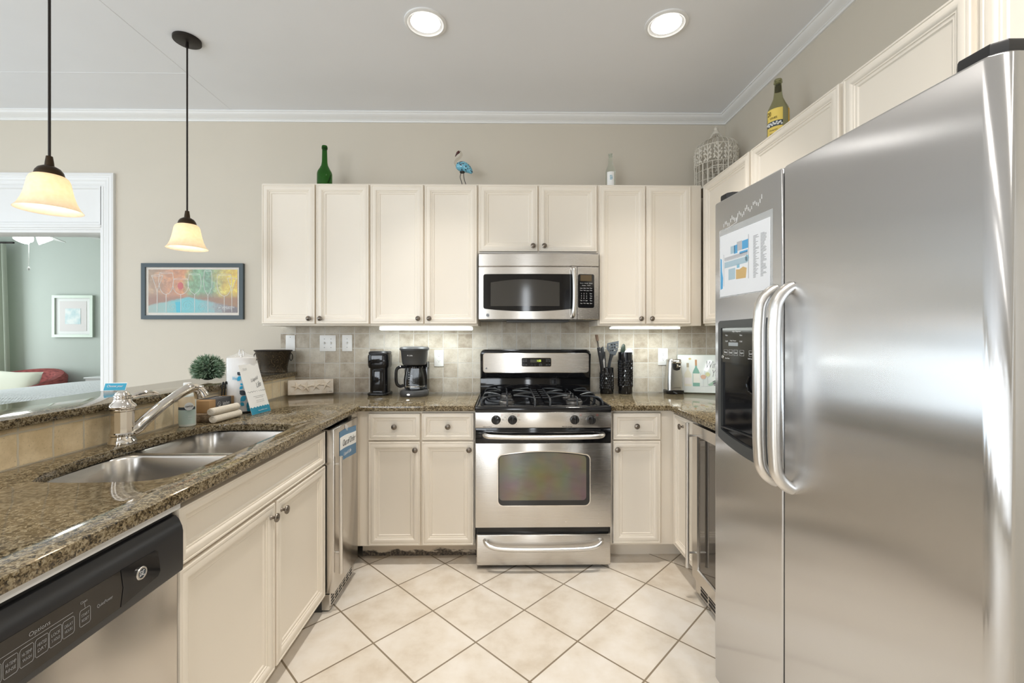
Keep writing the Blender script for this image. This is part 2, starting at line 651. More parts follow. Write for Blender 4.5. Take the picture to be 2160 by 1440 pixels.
window_frame('window_1', (XW - .06, WY0, .32), Y_, WY1 - WY0, 2.2, 3)
window_frame('window_2', (WX0, YR - .06, .55), X_, WX1 - WX0, 2.0, 3)
window_frame('window_4', (.06, YR - .06, .2), X_, .28, 2.1, 1)
window_frame('window_3', (XLL - .06, 3.85, .5), Y_, 2.0, 2.0, 2)

# crown moulding: (drop below ceiling, projection)
CROWN = [(.0, .064), (.006, .066), (.010, .064), (.011, .058), (.017, .055), (.024, .049), (.032, .036), (.038, .024), (.041, .018),
         (.044, .018), (.046, .013), (.049, .011), (.055, .010), (.056, .0), (.0, .0)]


def crown(name, p0, p1, nrm, miter0=0, miter1=0):
    p0, p1, nrm = V(p0), V(p1), V(nrm)
    d = (p1 - p0).normalized()
    r0 = [p0 + nrm * pr - Z_ * dr + d * pr * miter0 for dr, pr in CROWN]
    r1 = [p1 + nrm * pr - Z_ * dr - d * pr * miter1 for dr, pr in CROWN]
    return struct(name, rings_mesh([r0, r1]), 'trim', ang=25)


crown('trim_1', (XW, YB, CEIL), (XR, YB, CEIL), (0, -1, 0), 1, 1)
crown('trim_2', (XR, YR, CEIL), (XR, YB, CEIL), (-1, 0, 0), 0, 1)
struct('trim_3', B(-1.905, -1.897, YR, YB - .06, CEIL - .0012, CEIL + .001), 'ceil', ang=0)      # faint ceiling joint over the bar
struct('trim_4', B(XW, -1.905, 2.655, 2.661, CEIL - .001, CEIL + .001), 'ceil', ang=0)
struct('trim_5', B(-5.86, -5.74, YB + .14, YBB, 2.716, 2.80), 'trim', ang=0)                     # bedroom ceiling moulding

# cased opening: casing, recessed transom panel and jamb
do = struct('door_1', (lambda bm: (B(DX1 - .004, DX1 + .016, YB - .012, YB + .15, 0, DZ, bm=bm), B(DX0 - .016, DX0 + .004, YB - .012, YB + .15, 0, DZ, bm=bm), bm)[-1])(bmesh.new()), 'trim')
CAS = [(0, 0), (0, .020), (.010, .024), (.016, .024), (.020, .019), (.030, .017), (.034, .020), (.048, .016), (.052, .012), (.060, .014),
       (.070, .010), (.080, .010), (.084, .006), (.090, .006), (.092, .0)]


def casing():
    x0, x1, z1 = DX0 - .075, DX1 + .092, DZ + .092
    rings = []
    for i, h in CAS:
        y = YB - h
        rings.append([(x1 - i, y, 0), (x1 - i, y, z1 - i), (x0 + i, y, z1 - i), (x0 + i, y, 0)])
    bm = bmesh.new()
    R = [[bm.verts.new(p) for p in r] for r in rings]
    for a, b in zip(R, R[1:]):
        for i in range(3):
            bm.faces.new((a[i], a[i + 1], b[i + 1], b[i]))
    return bm


struct('casing', casing(), 'trim', do, 20)
TRP = [(0, .0), (0, .012), (.014, .012), (.016, .006), (.04, -.022), (.042, -.022)]
tp = panel((DX0, YB, 2.105), X_, Z_, DX1 - DX0, DZ - 2.105, TRP)
struct('transom_panel', tp, 'trim', do, 20)
tm = bmesh.new()
B(DX0, DX1, YB - .018, YB + .02, 2.083, 2.105, .004, bm=tm)
B(DX0, DX1, YB - .010, YB + .02, 2.070, 2.084, .003, bm=tm)
B(DX0, DX1, YB - .004, YB + .14, 2.050, 2.071, .003, bm=tm)
B(DX0, DX1, YB + .09, YB + .13, 2.0715, DZ, bm=tm)
struct('header_moulding', tm, 'trim', do, 30)

# tiled splashbacks and the half wall under the bar
struct('wall_tile_back', B(-1.578, XR - .012, YB - .012, YB, CT - .02, 1.42), 'tile_b', ang=0)
struct('wall_tile_right', B(XR - .012, XR, 1.62, YB - .012, CT - .02, 1.42), 'tile_s', ang=0)
hb = B(-1.60, -1.487, -.4, YB - .012, 0, BT - .029)
struct('wall_bar', hb, 'wall', ang=0)
struct('wall_tile_bar', B(-1.487, -1.475, -.4, YB - .012, CT - .02, BT - .029), 'tile_bar', ang=0)
bs = bmesh.new()
B(XW, DX0 - .08, YB - .014, YB, 0, .14, .004, bm=bs)
B(DX1 + .095, -1.60, YB - .014, YB, 0, .14, .004, bm=bs)
struct('baseboard_back', bs, 'trim')

# ================================================================== CABINETS
KN = {'back': ((1, 0, 0), (0, -1, 0)), 'left': ((0, 1, 0), (1, 0, 0)), 'right': ((0, -1, 0), (-1, 0, 0))}


def front(kind, parent, side, a0, a1, z0, z1, face, kpos=None, k=1.0):
    """door or drawer front; a0..a1 along the run, face = plane of the carcass front"""
    u, n = V(KN[side][0]), V(KN[side][1])
    if side == 'back':
        o, wd = V((a0, face, z0)), a1 - a0
    elif side == 'left':
        o, wd = V((face, a0, z0)), a1 - a0
    else:
        o, wd = V((face, a1, z0)), a1 - a0
    d = obj(kind, panel(o, u, Z_, wd, z1 - z0, k=k), 'cream', parent, 28)
    if kpos:
        p = o + u * kpos[0] + Z_ * kpos[1] + n * (.019 if kind == 'door' else .0045)
        knob(p, n, d)
    return d


UZ0, UZ1 = 1.386, 2.297
UP = 'upper cabinets over the back counter'


def upper(label, x0, x1, z0, doors, right_filler=None):
    t = thing('upper_cabinet', label, 'cabinet', ((x0 + x1) / 2, 3.0, z0), UP)
    obj('carcass', B(x0, x1, 2.829, 3.1265, z0, UZ1, .0015), 'cream', t)
    for i, (a, b) in enumerate(doors):
        left = i == 0
        front('door', t, 'back', a, b, z0 + .011, UZ1 - .010, 2.829, ((b - a) - .031 if left else .031, .034))
    return t


upper('cream two-door upper cabinet at the left end of the back wall run', -1.543, -.854, UZ0, [(-1.539, -1.203), (-1.194, -.860)])
upper('cream two-door upper cabinet above the coffee makers, lit light strip below', -.8535, -.1635, UZ0, [(-.849, -.512), (-.503, -.169)])
upper('short cream two-door cabinet right above the microwave', -.163, .609, 1.850, [(-.155, .220), (.230, .601)])
upper('cream two-door upper cabinet between microwave and right corner, above the utensil crocks', .6095, 1.283, UZ0, [(.616, .913), (.921, 1.208)])

UR = 'upper cabinets along the right wall'


def upper_right(label, y0, y1, z0, d0, d1):
    t = thing('upper_cabinet', label, 'cabinet', (1.45, (y0 + y1) / 2, z0), UR)
    obj('carcass', B(1.304, XR - .0125 if z0 < 1.4 else XR - .001, y0, y1, z0, UZ1, .0015), 'cream', t)
    front('door', t, 'right', d0, d1, z0 + .011, UZ1 - .010, 1.304, (d1 - d0 - .031, .034))
    return t


upper_right('cream upper cabinet on right wall nearest the back corner, beside the birdcage', 2.272, 2.826, UZ0, 2.286, 2.806)
upper_right('cream upper cabinet on right wall under the olive wine bottle', 1.650, 2.2715, UZ0, 1.668, 2.262)
upper_right('cream cabinet over the freezer side of the refrigerator', 1.172, 1.6495, 1.86, 1.192, 1.645)
upper_right('cream cabinet over the near end of the refrigerator, at the picture edge', .640, 1.1715, 1.86, .660, 1.168)

# ---- base cabinets
FB = 2.548      # face of the back base carcasses
t = thing('base_cabinet', 'cream base cabinet left of the range with two drawers over two doors', 'cabinet', (-.5, 2.85, 0))
obj('carcass', (lambda bm: (B(-.845, -.164, FB, 3.1265, .105, .888, bm=bm), bm)[-1])(bmesh.new()), 'cream', t)


def m_toe():
    """cream toe board with old water-stained, peeling paint along its lower edge"""
    a = Mat('stained_toe_board')
    c = a.coord()
    s = a.n('SeparateXYZ', Vector=c)
    n1 = a.noise(a.n('Mapping', Vector=c, Scale=(9, 9, 26)).outputs[0], 1.0, 5, .7)
    lim = a.math('SUBTRACT', a.math('MULTIPLY', n1, .11), s.outputs[2])
    m = a.ramp(lim, [(.022, (0, 0, 0)), (.030, (1, 1, 1))])
    dirt = a.ramp(a.noise(c, 70, 4, .7), [(.4, (.05, .045, .04)), (.55, (.16, .13, .10)), (.7, (.34, .28, .21))])
    return a.bs(Base_Color=a.mix(m, (.66, .58, .47), dirt), Roughness=.6)


obj('toe_kick', B(-.845, -.164, 2.645, 2.665, 0, .105), m_toe(), t)
front('drawer', t, 'back', -.776, -.480, .720, .874, FB, (.148, .077), .75)
front('drawer', t, 'back', -.470, -.170, .720, .876, FB, (.150, .077), .75)
front('door', t, 'back', -.776, -.480, .114, .711, FB, (.271, .553))
front('door', t, 'back', -.470, -.170, .114, .711, FB, (.273, .553))

t = thing('base_cabinet', 'narrow cream base cabinet right of the range with one drawer over one door', 'cabinet', (.8, 2.85, 0))
obj('carcass', B(.622, 1.59, FB, 3.1265, .105, .888), 'cream', t)
obj('toe_kick', B(.622, 1.59, 2.645, 2.665, 0, .105), 'cream', t)
front('drawer', t, 'back', .634, .912, .720, .874, FB, (.138, .077), .75)
front('door', t, 'back', .634, .912, .118, .711, FB, (.022, .548))

t = thing('base_cabinet', 'slim cream base cabinet door beside the wine cooler in the right corner', 'cabinet', (1.3, 2.4, 0))
obj('carcass', B(1.004, 1.59, 2.256, 2.546, .105, .888), 'cream', t)
obj('toe_kick', B(1.08, 1.10, 2.256, 2.546, 0, .105), 'cream', t)
front('door', t, 'right', 2.264, 2.528, .114, .872, 1.004, (.137, .708), .75)

FL = -.8645     # face of the sink base
t = thing('base_cabinet', 'cream sink base cabinet with false drawer front over two doors', 'cabinet', (-1.15, 1.6, 0))
cb = bmesh.new()
B(-1.47, FL, 1.146, 1.164, .10, .888, bm=cb)
B(-1.47, FL, 2.080, 2.096, .10, .888, bm=cb)
B(-1.47, FL - .02, 1.164, 2.080, .10, .118, bm=cb)
B(FL - .02, FL, 1.164, 2.080, .10, .888, bm=cb)
obj('carcass', cb, 'cream', t)
obj('toe_kick', B(-.96, -.94, 1.146, 2.096, 0, .10), 'cream', t)
front('false_drawer', t, 'left', 1.153, 2.094, .712, .868, FL, None, .8)
front('door', t, 'left', 1.155, 1.637, .084, .702, FL, (.482 - .030, .618 - .045))
front('door', t, 'left', 1.651, 2.096, .084, .702, FL, (.030, .618 - .045))

# ================================================================== COUNTERTOPS
HOLE = [(-1.29, 1.215), (-1.335, 1.30), (-1.358, 1.42), (-1.364, 1.56), (-1.362, 1.72), (-1.345, 1.86), (-1.318, 1.95), (-1.28, 1.995),
        (-1.20, 2.006), (-1.05, 2.006), (-.975, 1.992), (-.932, 1.955), (-.920, 1.88), (-.920, 1.60), (-.921, 1.36), (-.932, 1.265), (-.975, 1.222), (-1.06, 1.208), (-1.18, 1.204)]
hole = [(p.x, p.y) for p in smooth_path([(a, b, 0) for a, b in HOLE + HOLE[:1]], 3)][:-1]
left = [(-1.474, -.4), (-.824, -.4), (-.824, 2.508), (-.164, 2.508), (-.164, 3.1275), (-1.474, 3.1275)]
solo('countertop', loft_slab(left, hole, CT - .030, CT, .0022), 'granite', 'polished brown granite countertop with sink cutout, running into the left corner', 'countertop')
right = [(.614, 3.1275), (.614, 2.508), (.955, 2.508), (.955, 1.622), (1.587, 1.622), (1.587, 3.1275)]
solo('countertop', loft_slab(list(reversed(right)), None, CT - .030, CT, .0022), 'granite', 'polished brown granite countertop right of the range, running behind the refrigerator', 'countertop')
solo('bar_counter', B(-1.82, -1.46, -.4, 3.127, BT - .028, BT, .0025), 'granite', 'raised granite bar top behind the sink, carrying plant and bucket', 'counter')

# ================================================================== SINK AND FAUCET
t = thing('kitchen_sink', 'undermount double-bowl stainless steel sink in the left granite counter', 'sink', (-1.14, 1.6, .70))


def bowl(y0, y1):
    rings = []
    for i, r, z in ((-.030, .09, .8895), (-.012, .085, .8893), (-.004, .08, .887), (0, .078, .880), (.006, .075, .80), (.012, .07, .735), (.022, .06, .715), (.045, .05, .706), (.09, .03, .704)):
        rings.append([(a, b, z) for a, b in rrect(-1.372 + i, -.912 - i, y0 + i, y1 - i, r, 6)])
    return rings_mesh(rings, cap0=False)


for y0, y1 in ((1.196, 1.590), (1.624, 2.014)):
    bo = obj('bowl', bowl(y0, y1), 'steel_s', t, 50)
    c = ((-1.142), (y0 + y1) / 2, .7045)
    obj('drain', lathe([(.045, 0), (.045, .002), (.038, .003), (.036, .001), (.0001, .0008)], c, 24), 'steel', bo)

t = thing('faucet', 'polished nickel pull-out faucet with swivel spout beside the sink', 'faucet', (-1.408, 1.640, CT))
fx, fy = -1.408, 1.640
obj('base', lathe([(.0001, 0), (.042, 0), (.043, .005), (.041, .012), (.037, .020), (.036, .030), (.039, .034), (.039, .040), (.036, .044)], (fx, fy, CT), 32), 'chrome', t)
obj('body', lathe([(.036, .042), (.0345, .060), (.0345, .120), (.037, .123), (.037, .127), (.033, .129)], (fx, fy, CT), 12), 'chrome', t, 20)
cap = lathe([(.033, .128), (.039, .132), (.0415, .138), (.0395, .144), (.031, .151), (.027, .158), (.0245, .166), (.0265, .168), (.0265, .171), (.024, .173),
             (.0265, .176), (.0265, .179), (.023, .181), (.020, .189), (.012, .194), (.0001, .195)], (fx, fy, CT), 32)
hc = obj('handle_hub', cap, 'chrome', t)
obj('lever', tube(smooth_path([(fx + .012, fy + .014, CT + .170), (fx + .022, fy + .030, CT + .175), (fx + .034, fy + .055, CT + .180), (fx + .044, fy + .078, CT + .179), (fx + .053, fy + .098, CT + .171)], 5),
                  [.006 + .004 * math.sin(PI * k / 20) for k in range(21)], 10), 'chrome', hc)
sp = smooth_path([(fx + .012, fy + .01, CT + .040), (fx + .022, fy + .035, CT + .050), (fx + .035, fy + .065, CT + .078), (fx + .050, fy + .105, CT + .112), (fx + .064, fy + .145, CT + .140)], 6)
obj('spout', tube(sp, [.023 - .005 * k / (len(sp) - 1) for k in range(len(sp))], 16), 'chrome', t)
for k in (12, 17):
    a, b = sp[k], sp[k + 1]
    obj('spout_ring', tube([a, a + (b - a).normalized() * .004], .0225 - .0003 * k, 16), 'chrome', t)
hd = smooth_path([(fx + .062, fy + .140, CT + .136), (fx + .078, fy + .187, CT + .164), (fx + .090, fy + .220, CT + .178), (fx + .097, fy + .243, CT + .177), (fx + .102, fy + .259, CT + .163), (fx + .105, fy + .270, CT + .141)], 6)
rr = []
for k in range(len(hd)):
    q = k / (len(hd) - 1)
    rr.append(.0175 + .003 * math.sin(PI * min(1, q * 1.6)) + (.010 * max(0, (q - .62) / .38)))
sh = obj('spray_head', tube(hd, rr, 18), 'chrome', t)
obj('spray_button', B(-.012, .012, -.006, .006, -.004, .004, .003, Mx=Matrix.Translation(V(hd[20]) + V((.018, -.004, .010)))), 'steel', sh)

# ================================================================== RANGE
def emblem(c, u, v, r, parent, lift=.0):
    """round maker's badge: silver rim, dark disc, script monogram"""
    n = V(u).cross(V(v))
    q = frame_mat(V(c) + n * lift, u, v)
    e = obj('emblem', lathe([(r, 0), (r, r * .25), (r * .92, r * .36), (r * .72, r * .36), (r * .68, r * .22), (.0001, r * .22)], seg=28, Mx=q), 'steel', parent)
    obj('emblem_face', lathe([(r * .68, r * .22), (r * .66, r * .27), (.0001, r * .27)], seg=24, Mx=q), 'slate', e)
    bm = text_bm('GE', V(c) + n * (lift + r * .27), u, v, w=r * .85, h=r * .7, shear=.3)
    for k in range(4):
        a = PI / 4 + k * PI / 2
        p = V(c) + n * (lift + r * .28) + (V(u) * math.cos(a) + V(v) * math.sin(a)) * r * .53
        tube([p - V(u) * r * .07, p + V(u) * r * .07], r * .05, 6, bm)
    obj('emblem_script', bm, 'inkw', e, 0)
    return e


NY = V((0, -1, 0))
t = thing('gas_range', 'stainless steel freestanding gas range between the back base cabinets', 'range', (.227, 2.8, 0))
RX0, RX1 = -.158, .610
obj('body', B(RX0 + .002, RX1 - .002, 2.512, 3.075, .055, .888), 'blackp', t)
for x in (RX0 + .05, RX1 - .05):
    for y in (2.58, 3.02):
        obj('foot', lathe([(.018, 0), (.018, .01), (.010, .012), (.010, .057)], (x, y, 0), 12), 'blackm', t)
# cooktop with rolled front lip
prof = [(2.476, .889), (2.472, .897), (2.472, .912), (2.478, .920), (2.490, .9225), (2.512, .9225), (2.516, .917), (3.075, .917), (3.075, .889)]
obj('cooktop', rings_mesh([[(RX0, y, z) for y, z in prof], [(RX1, y, z) for y, z in prof]]), 'black', t, 40)
for x in (RX0 + .006, RX1 - .006):
    obj('cooktop_rim', B(x - .006, x + .006, 2.482, 3.03, .915, .925, .004), 'black', t)
M['burnerm'] = plain('burner_alloy', (.16, .15, .14), .45, 1.0)
# burners and continuous grates
for bx, by, r in ((.02, 2.66, .045), (.43, 2.66, .048), (.02, 2.92, .038), (.43, 2.92, .040)):
    bu = obj('burner', lathe([(r * 1.05, 0), (r * 1.02, .008), (r * .9, .012), (.0001, .012)], (bx, by, .917), 28), 'burnerm', t)
    obj('burner_cap', lathe([(r * .86, 0), (r * .9, .004), (r * .85, .009), (r * .7, .011), (.0001, .0115)], (bx, by, .929), 28), 'blackp', bu)


def grate(s, xb, xi, xo):
    """cast grate: s = +1 with the spine on its right; xb burner axis, xi spine, xo outer feet"""
    bm = bmesh.new()
    zt, zb = .958, .918
    spine = [(xi, 2.522, zb), (xi, 2.526, zt - .016), (xi, 2.538, zt - .003), (xi, 2.56, zt), (xi, 2.79, zt), (xi, 3.00, zt), (xi, 3.022, zt - .003), (xi, 3.034, zt - .016), (xi, 3.038, zb)]
    tube(spine, .0062, 8, bm)
    for y in (2.60, 2.70, 2.79, 2.88, 2.98):
        tube([(xi, y, zt - .004), (xi + s * .039, y, zt - .004)], .0042, 6, bm)
    for by in (2.66, 2.91):
        for q in (-1, 1):
            tube(smooth_path([(xo, by + q * .112, zb), (xo + s * .004, by + q * .110, zt - .018), (xo + s * .022, by + q * .100, zt + .001), (xo + s * .065, by + q * .065, zt + .005), (xb - s * .040, by + q * .022, zt + .001)], 4),
                 [.0060] * 6 + [.0068] * 6 + [.0062, .0058, .0052, .0046, .004], 8, bm)
            tube(smooth_path([(xi, by + q * .105, zt - .001), (xi - s * .035, by + q * .085, zt + .004), (xi - s * .080, by + q * .050, zt + .005), (xb + s * .040, by + q * .018, zt + .001)], 4),
                 [.0055] * 4 + [.0068] * 5 + [.006, .0054, .0048, .004], 8, bm)
        tube(smooth_path([(xb, by - .118, zb), (xb, by - .112, zt - .012), (xb, by - .095, zt), (xb, by - .040, zt)], 3), .0052, 8, bm)
        tube(smooth_path([(xb, by + .118, zb), (xb, by + .112, zt - .012), (xb, by + .095, zt), (xb, by + .040, zt)], 3), .0052, 8, bm)
        tube([(xo + s * .004, by - .110, zt - .018), (xo + s * .004, by + .110, zt - .018)], .0035, 6, bm)
    return bm


obj('burner_grate', grate(1, .022, .182, -.128), 'iron', t, 60)
obj('burner_grate', grate(-1, .430, .270, .580), 'iron', t, 60)
# control panel with four knobs
cp = B(RX0, RX1, 2.470, 2.514, .802, .8885, .002)
cpo = obj('control_panel', cp, 'steel_x', t)
for kx in (-.042, .051, .402, .496):
    q = frame_mat((kx, 2.470, .847), X_, Z_)
    ko = obj('knob', lathe([(.026, 0), (.026, .004), (.0235, .007), (.0225, .020), (.020, .0235), (.0001, .0245)], seg=28, Mx=q), 'black', cpo)
    obj('knob_grip', prism([(-.0055, -.021), (.0055, -.021), (.0048, .021), (0, .0265), (-.0048, .021)], .020, .031, (kx, 2.470, .847), X_, Z_, bev=.002), 'black', ko)
    bm = bmesh.new()
    for a in range(-140, 141, 28):
        if abs(a) < 20:
            continue
        aa = math.radians(90 - a)
        c = V((kx, 2.4697, .847)) + V((math.cos(aa), 0, math.sin(aa))) * .0345
        d = V((math.cos(aa), 0, math.sin(aa))) * .0018
        tube([c - d, c + d], .0006, 4, bm)
    text_bm('OFF', (kx, 2.470, .8835), X_, Z_, h=.0036, bm=bm)
    text_bm('HI', (kx - .042, 2.470, .862), X_, Z_, h=.0036, bm=bm)
    text_bm('MED', (kx + .040, 2.470, .847), X_, Z_, h=.003, bm=bm)
    obj('dial_marks', bm, 'ink', cpo, 0)
    bm = bmesh.new()
    for i in (-1, 1):
        for j in (0, 1):
            text_bm('oo', (kx + .034 + i * .003, 2.470, .870 + j * .007), X_, Z_, h=.0026, bm=bm)
    obj('burner_mark', bm, 'inkr', cpo, 0)
text('panel_lettering', 'HIGH OUTPUT', (-.090, 2.470, .808), X_, Z_, 'ink', cpo, w=.05)
text('panel_lettering', 'PRECISE SIMMER', (.360, 2.470, .808), X_, Z_, 'ink', cpo, w=.058)
text('panel_lettering', 'PUSH TO TURN', (.572, 2.470, .814), X_, Z_, 'ink', cpo, w=.040)
# oven door
od = obj('oven_door', B(RX0, RX1, 2.474, 2.512, .238, .714, .003), 'steel_x', t)
obj('door_band', B(RX0, RX1, 2.476, 2.512, .7145, .800, .003), 'black', od)
vb = bmesh.new()
B(RX0 + .06, RX1 - .06, 2.4745, 2.478, .786, .790, bm=vb)
B(RX0 + .10, RX1 - .10, 2.4745, 2.478, .778, .781, bm=vb)
obj('vent_slots', vb, 'blackm', od)


def arched(x0, x1, z0, z1, rise, r=.03):
    pts = [p for p in rrect(x0, x1, z0, z1 - rise, r, 6)]
    out = []
    for a, b in pts:
        if b > z1 - rise - r * 1.2 and x0 + r * .2 < a < x1 - r * .2 and b > z1 - rise - r:
            pass
        out.append((a, b))
    # insert arc points along the top edge (between first corner end and second corner start)
    n = 7
    arc = []
    xa, xb = x1 - r, x0 + r
    for k in range(1, 12):
        s = k / 12
        arc.append((xa + (xb - xa) * s, z1 - rise + rise * math.sin(PI * s) ** .8))
    return out[:n] + arc + out[n:]


wo = arched(-.034, .492, .359, .671, .018, .03)
wi = arched(-.029, .487, .364, .666, .018, .028)


def ring_prism(outer, inner, d, o, u, v):
    Mx = frame_mat(o, u, v)
    return rings_mesh([[(a, b, 0) for a, b in outer], [(a, b, d) for a, b in outer], [(a, b, d) for a, b in inner], [(a, b, 0) for a, b in inner]], Mx=Mx, cap0=False, cap1=False)


obj('window_trim', ring_prism(wo, wi, .003, (0, 2.474, 0), X_, Z_), 'chrome', od)


def m_ovenglass():
    a = Mat('oven_glass_painted_sheen')
    c = a.coord()
    n = a.noise(a.n('Mapping', Vector=c, Scale=(5, 5, 5)).outputs[0], 1.0, 2, out='Color')
    h = a.n('HueSaturation', Saturation=2.0, Value=.17, Color=n).outputs[0]  # rainbow sheen and bright gold reflection painted into the glass colour
    col = a.mix(.5, h, (.19, .17, .09))
    return a.bs(Base_Color=col, Roughness=.03, Specular_IOR_Level=.9, Metallic=.2)


M['ovenglass'] = m_ovenglass()
obj('oven_window', prism(wi, .0003, .0015, (0, 2.474, 0), X_, Z_), 'ovenglass', od)
obj('window_mask', ring_prism(arched(-.029, .487, .364, .666, .018, .028), arched(-.024, .468, .392, .662, .018, .02), .0006, (0, 2.4724, 0), X_, Z_), 'glassd', od)
hp = [(-.108, 2.476, .766), (-.104, 2.446, .7655), (-.085, 2.427, .764), (-.04, 2.421, .762), (.06, 2.419, .760), (.226, 2.418, .759),
      (.392, 2.419, .760), (.492, 2.421, .762), (.537, 2.427, .764), (.556, 2.446, .7655), (.560, 2.476, .766)]
obj('handle', tube(smooth_path(hp, 4), .0135, 12), 'steelb', od)
# storage drawer
dr = obj('storage_drawer', B(RX0 + .006, RX1 - .002, 2.478, 2.512, .022, .196, .006, 3), 'steel_x', t)
obj('drawer_gap', B(RX0 + .01, RX1 - .01, 2.50, 2.513, .19, .245), 'black', t)
hp = [(-.104, 2.478, .165), (-.098, 2.456, .160), (-.075, 2.444, .147), (-.03, 2.440, .136), (.06, 2.438, .131), (.226, 2.437, .130),
      (.392, 2.438, .131), (.482, 2.440, .136), (.527, 2.444, .147), (.550, 2.456, .160), (.556, 2.478, .165)]
obj('handle', tube(smooth_path(hp, 4), .0125, 12), 'steelb', dr)
# back guard
bg = obj('back_guard', prism(rrect(RX0 - .002, RX1 - .004, 1.028, 1.226, .03, 8)[:18] + [(RX0 - .002, 1.028), (RX1 - .004, 1.028)], .0, .055, (0, 3.088, 0), X_, Z_, bev=.012), 'black', t)
obj('back_splash', B(RX0 - .003, RX1 - .002, 3.060, 3.088, .915, 1.03, .003), 'black', t)
obj('guard_panel', prism(rrect(-.138, .590, 1.070, 1.200, .018, 6), 0, .0022, (0, 3.033, 0), X_, Z_), 'steel_x', bg)
obj('guard_trim', ring_prism(rrect(-.141, .593, 1.067, 1.203, .02, 6), rrect(-.138, .590, 1.070, 1.200, .018, 6), .003, (0, 3.033, 0), X_, Z_), 'chrome', bg)
dp = obj('clock_panel', prism(rrect(.126, .330, 1.110, 1.168, .008, 5), 0, .0015, (0, 3.0308, 0), X_, Z_), 'black', bg)
obj('clock_trim', ring_prism(rrect(.1235, .3325, 1.1075, 1.1705, .010, 5), rrect(.126, .330, 1.110, 1.168, .008, 5), .0022, (0, 3.0308, 0), X_, Z_), 'chrome', bg)
obj('clock_window', B(.186, .262, 3.0285, 3.0292, 1.137, 1.159), plain('amber_display', (.03, .027, .005), .2), bg)
M['led'] = emit('display_digits', (.75, .95, .08), 2.2, (.2, .25, .02))
text('clock_digits', '1:55', (.247, 3.0283, 1.149), X_, Z_, 'led', bg, w=.026, h=.013)
bm = bmesh.new()
for x, z, s in ((.139, 1.147, 'BAKE'), (.157, 1.147, 'BROIL'), (.139, 1.121, 'OVEN'), (.157, 1.121, 'CLEAN'), (.300, 1.147, 'TIMER'), (.318, 1.147, 'CLOCK'), (.300, 1.121, 'COOK'), (.318, 1.121, 'START')):
    text_bm(s, (x, 3.0292, z), X_, Z_, w=.013, h=.006, bm=bm)
text_bm('OVEN CONTROLS', (.148, 3.0292, 1.158), X_, Z_, w=.032, h=.003, bm=bm)
text_bm('TIME CONTROLS', (.309, 3.0292, 1.158), X_, Z_, w=.032, h=.003, bm=bm)
def ringpts(cx, cz, r, n, rot=0):
    return [(cx + r * math.cos(rot + 2 * PI * k / n), 3.0290, cz + r * math.sin(rot + 2 * PI * k / n)) for k in range(n)]
tube(ringpts(.257, 1.121, .010, 8, .39), .0007, 4, bm, True)
tube(ringpts(.197, 1.120, .009, 3, PI / 2), .0007, 4, bm, True)
tube(ringpts(.219, 1.122, .009, 3, -PI / 2), .0007, 4, bm, True)
text_bm('OFF', (.257, 3.0292, 1.121), X_, Z_, w=.012, bm=bm)
obj('clock_buttons', bm, 'inkd', bg, 0)
q = emblem((-.118, 3.0308, 1.097), X_, Z_, .008, bg)

# ================================================================== MICROWAVE
t = thing('microwave_oven', 'stainless over-the-range microwave mounted under the short upper cabinet', 'microwave', (.22, 2.95, 1.416))
MX0, MX1 = -.155, .602
obj('body', B(MX0 + .002, MX1 - .002, 2.775, 3.125, 1.420, 1.842), 'blackp', t)


def bowed(x0, x1, z0, z1, y, bow, nseg=18, th=.03, r=0):
    """panel with a gently convex front (in plan)"""
    fr, bk = [], []
    for k in range(nseg + 1):
        s = k / nseg
        x = x0 + (x1 - x0) * s
        g = (2 * (x - MX0) / (MX1 - MX0) - 1)
        fr.append((x, y - bow * (1 - g * g)))
    rings = [[(x, yy + .004, z0) for x, yy in fr] + [(x1, y + th, z0), (x0, y + th, z0)],
             [(x, yy, z0 + .004) for x, yy in fr] + [(x1, y + th, z0 + .004), (x0, y + th, z0 + .004)],
             [(x, yy, z1 - .003) for x, yy in fr] + [(x1, y + th, z1 - .003), (x0, y + th, z1 - .003)],
             [(x, yy + .003, z1) for x, yy in fr] + [(x1, y + th, z1), (x0, y + th, z1)]]
    return rings_mesh(rings)


BOW = .018
YM = 2.760


def ybow(x):
    g = (2 * (x - MX0) / (MX1 - MX0) - 1)
    return YM - BOW * (1 - g * g)


obj('vent_panel', bowed(MX0, MX1, 1.757, 1.836, YM, BOW), 'steel_x', t)
md = obj('door', bowed(MX0, .462, 1.422, 1.754, YM, BOW), 'steel_x', t)
mp = obj('keypad_panel', bowed(.465, MX1, 1.422, 1.754, YM, BOW), 'steel_x', t)


def curved_sheet(pts, lift, th=.0015):
    """outline in (x, z) laid on the bowed front"""
    bm = bmesh.new()
    n = len(pts)
    xs = [p[0] for p in pts]
    x0, x1 = min(xs), max(xs)
    # slice the outline into vertical strips
    N = 26
    def zr(x):
        zs = []
        for i in range(n):
            a, b = pts[i], pts[(i + 1) % n]
            if (a[0] - x) * (b[0] - x) <= 0 and a[0] != b[0]:
                s = (x - a[0]) / (b[0] - a[0])
                zs.append(a[1] + (b[1] - a[1]) * s)
        return (min(zs), max(zs)) if zs else (0, 0)
    rings = []
    for k in range(N + 1):
        s = .5 - .5 * math.cos(PI * k / N)
        x = x0 + (x1 - x0) * min(max(s, 1e-4), 1 - 1e-4)
        a, b = zr(x)
        y = ybow(x) - lift
        rings.append([(x, y, a), (x, y, b), (x, y - th, b), (x, y - th, a)])
    return rings_mesh(rings)


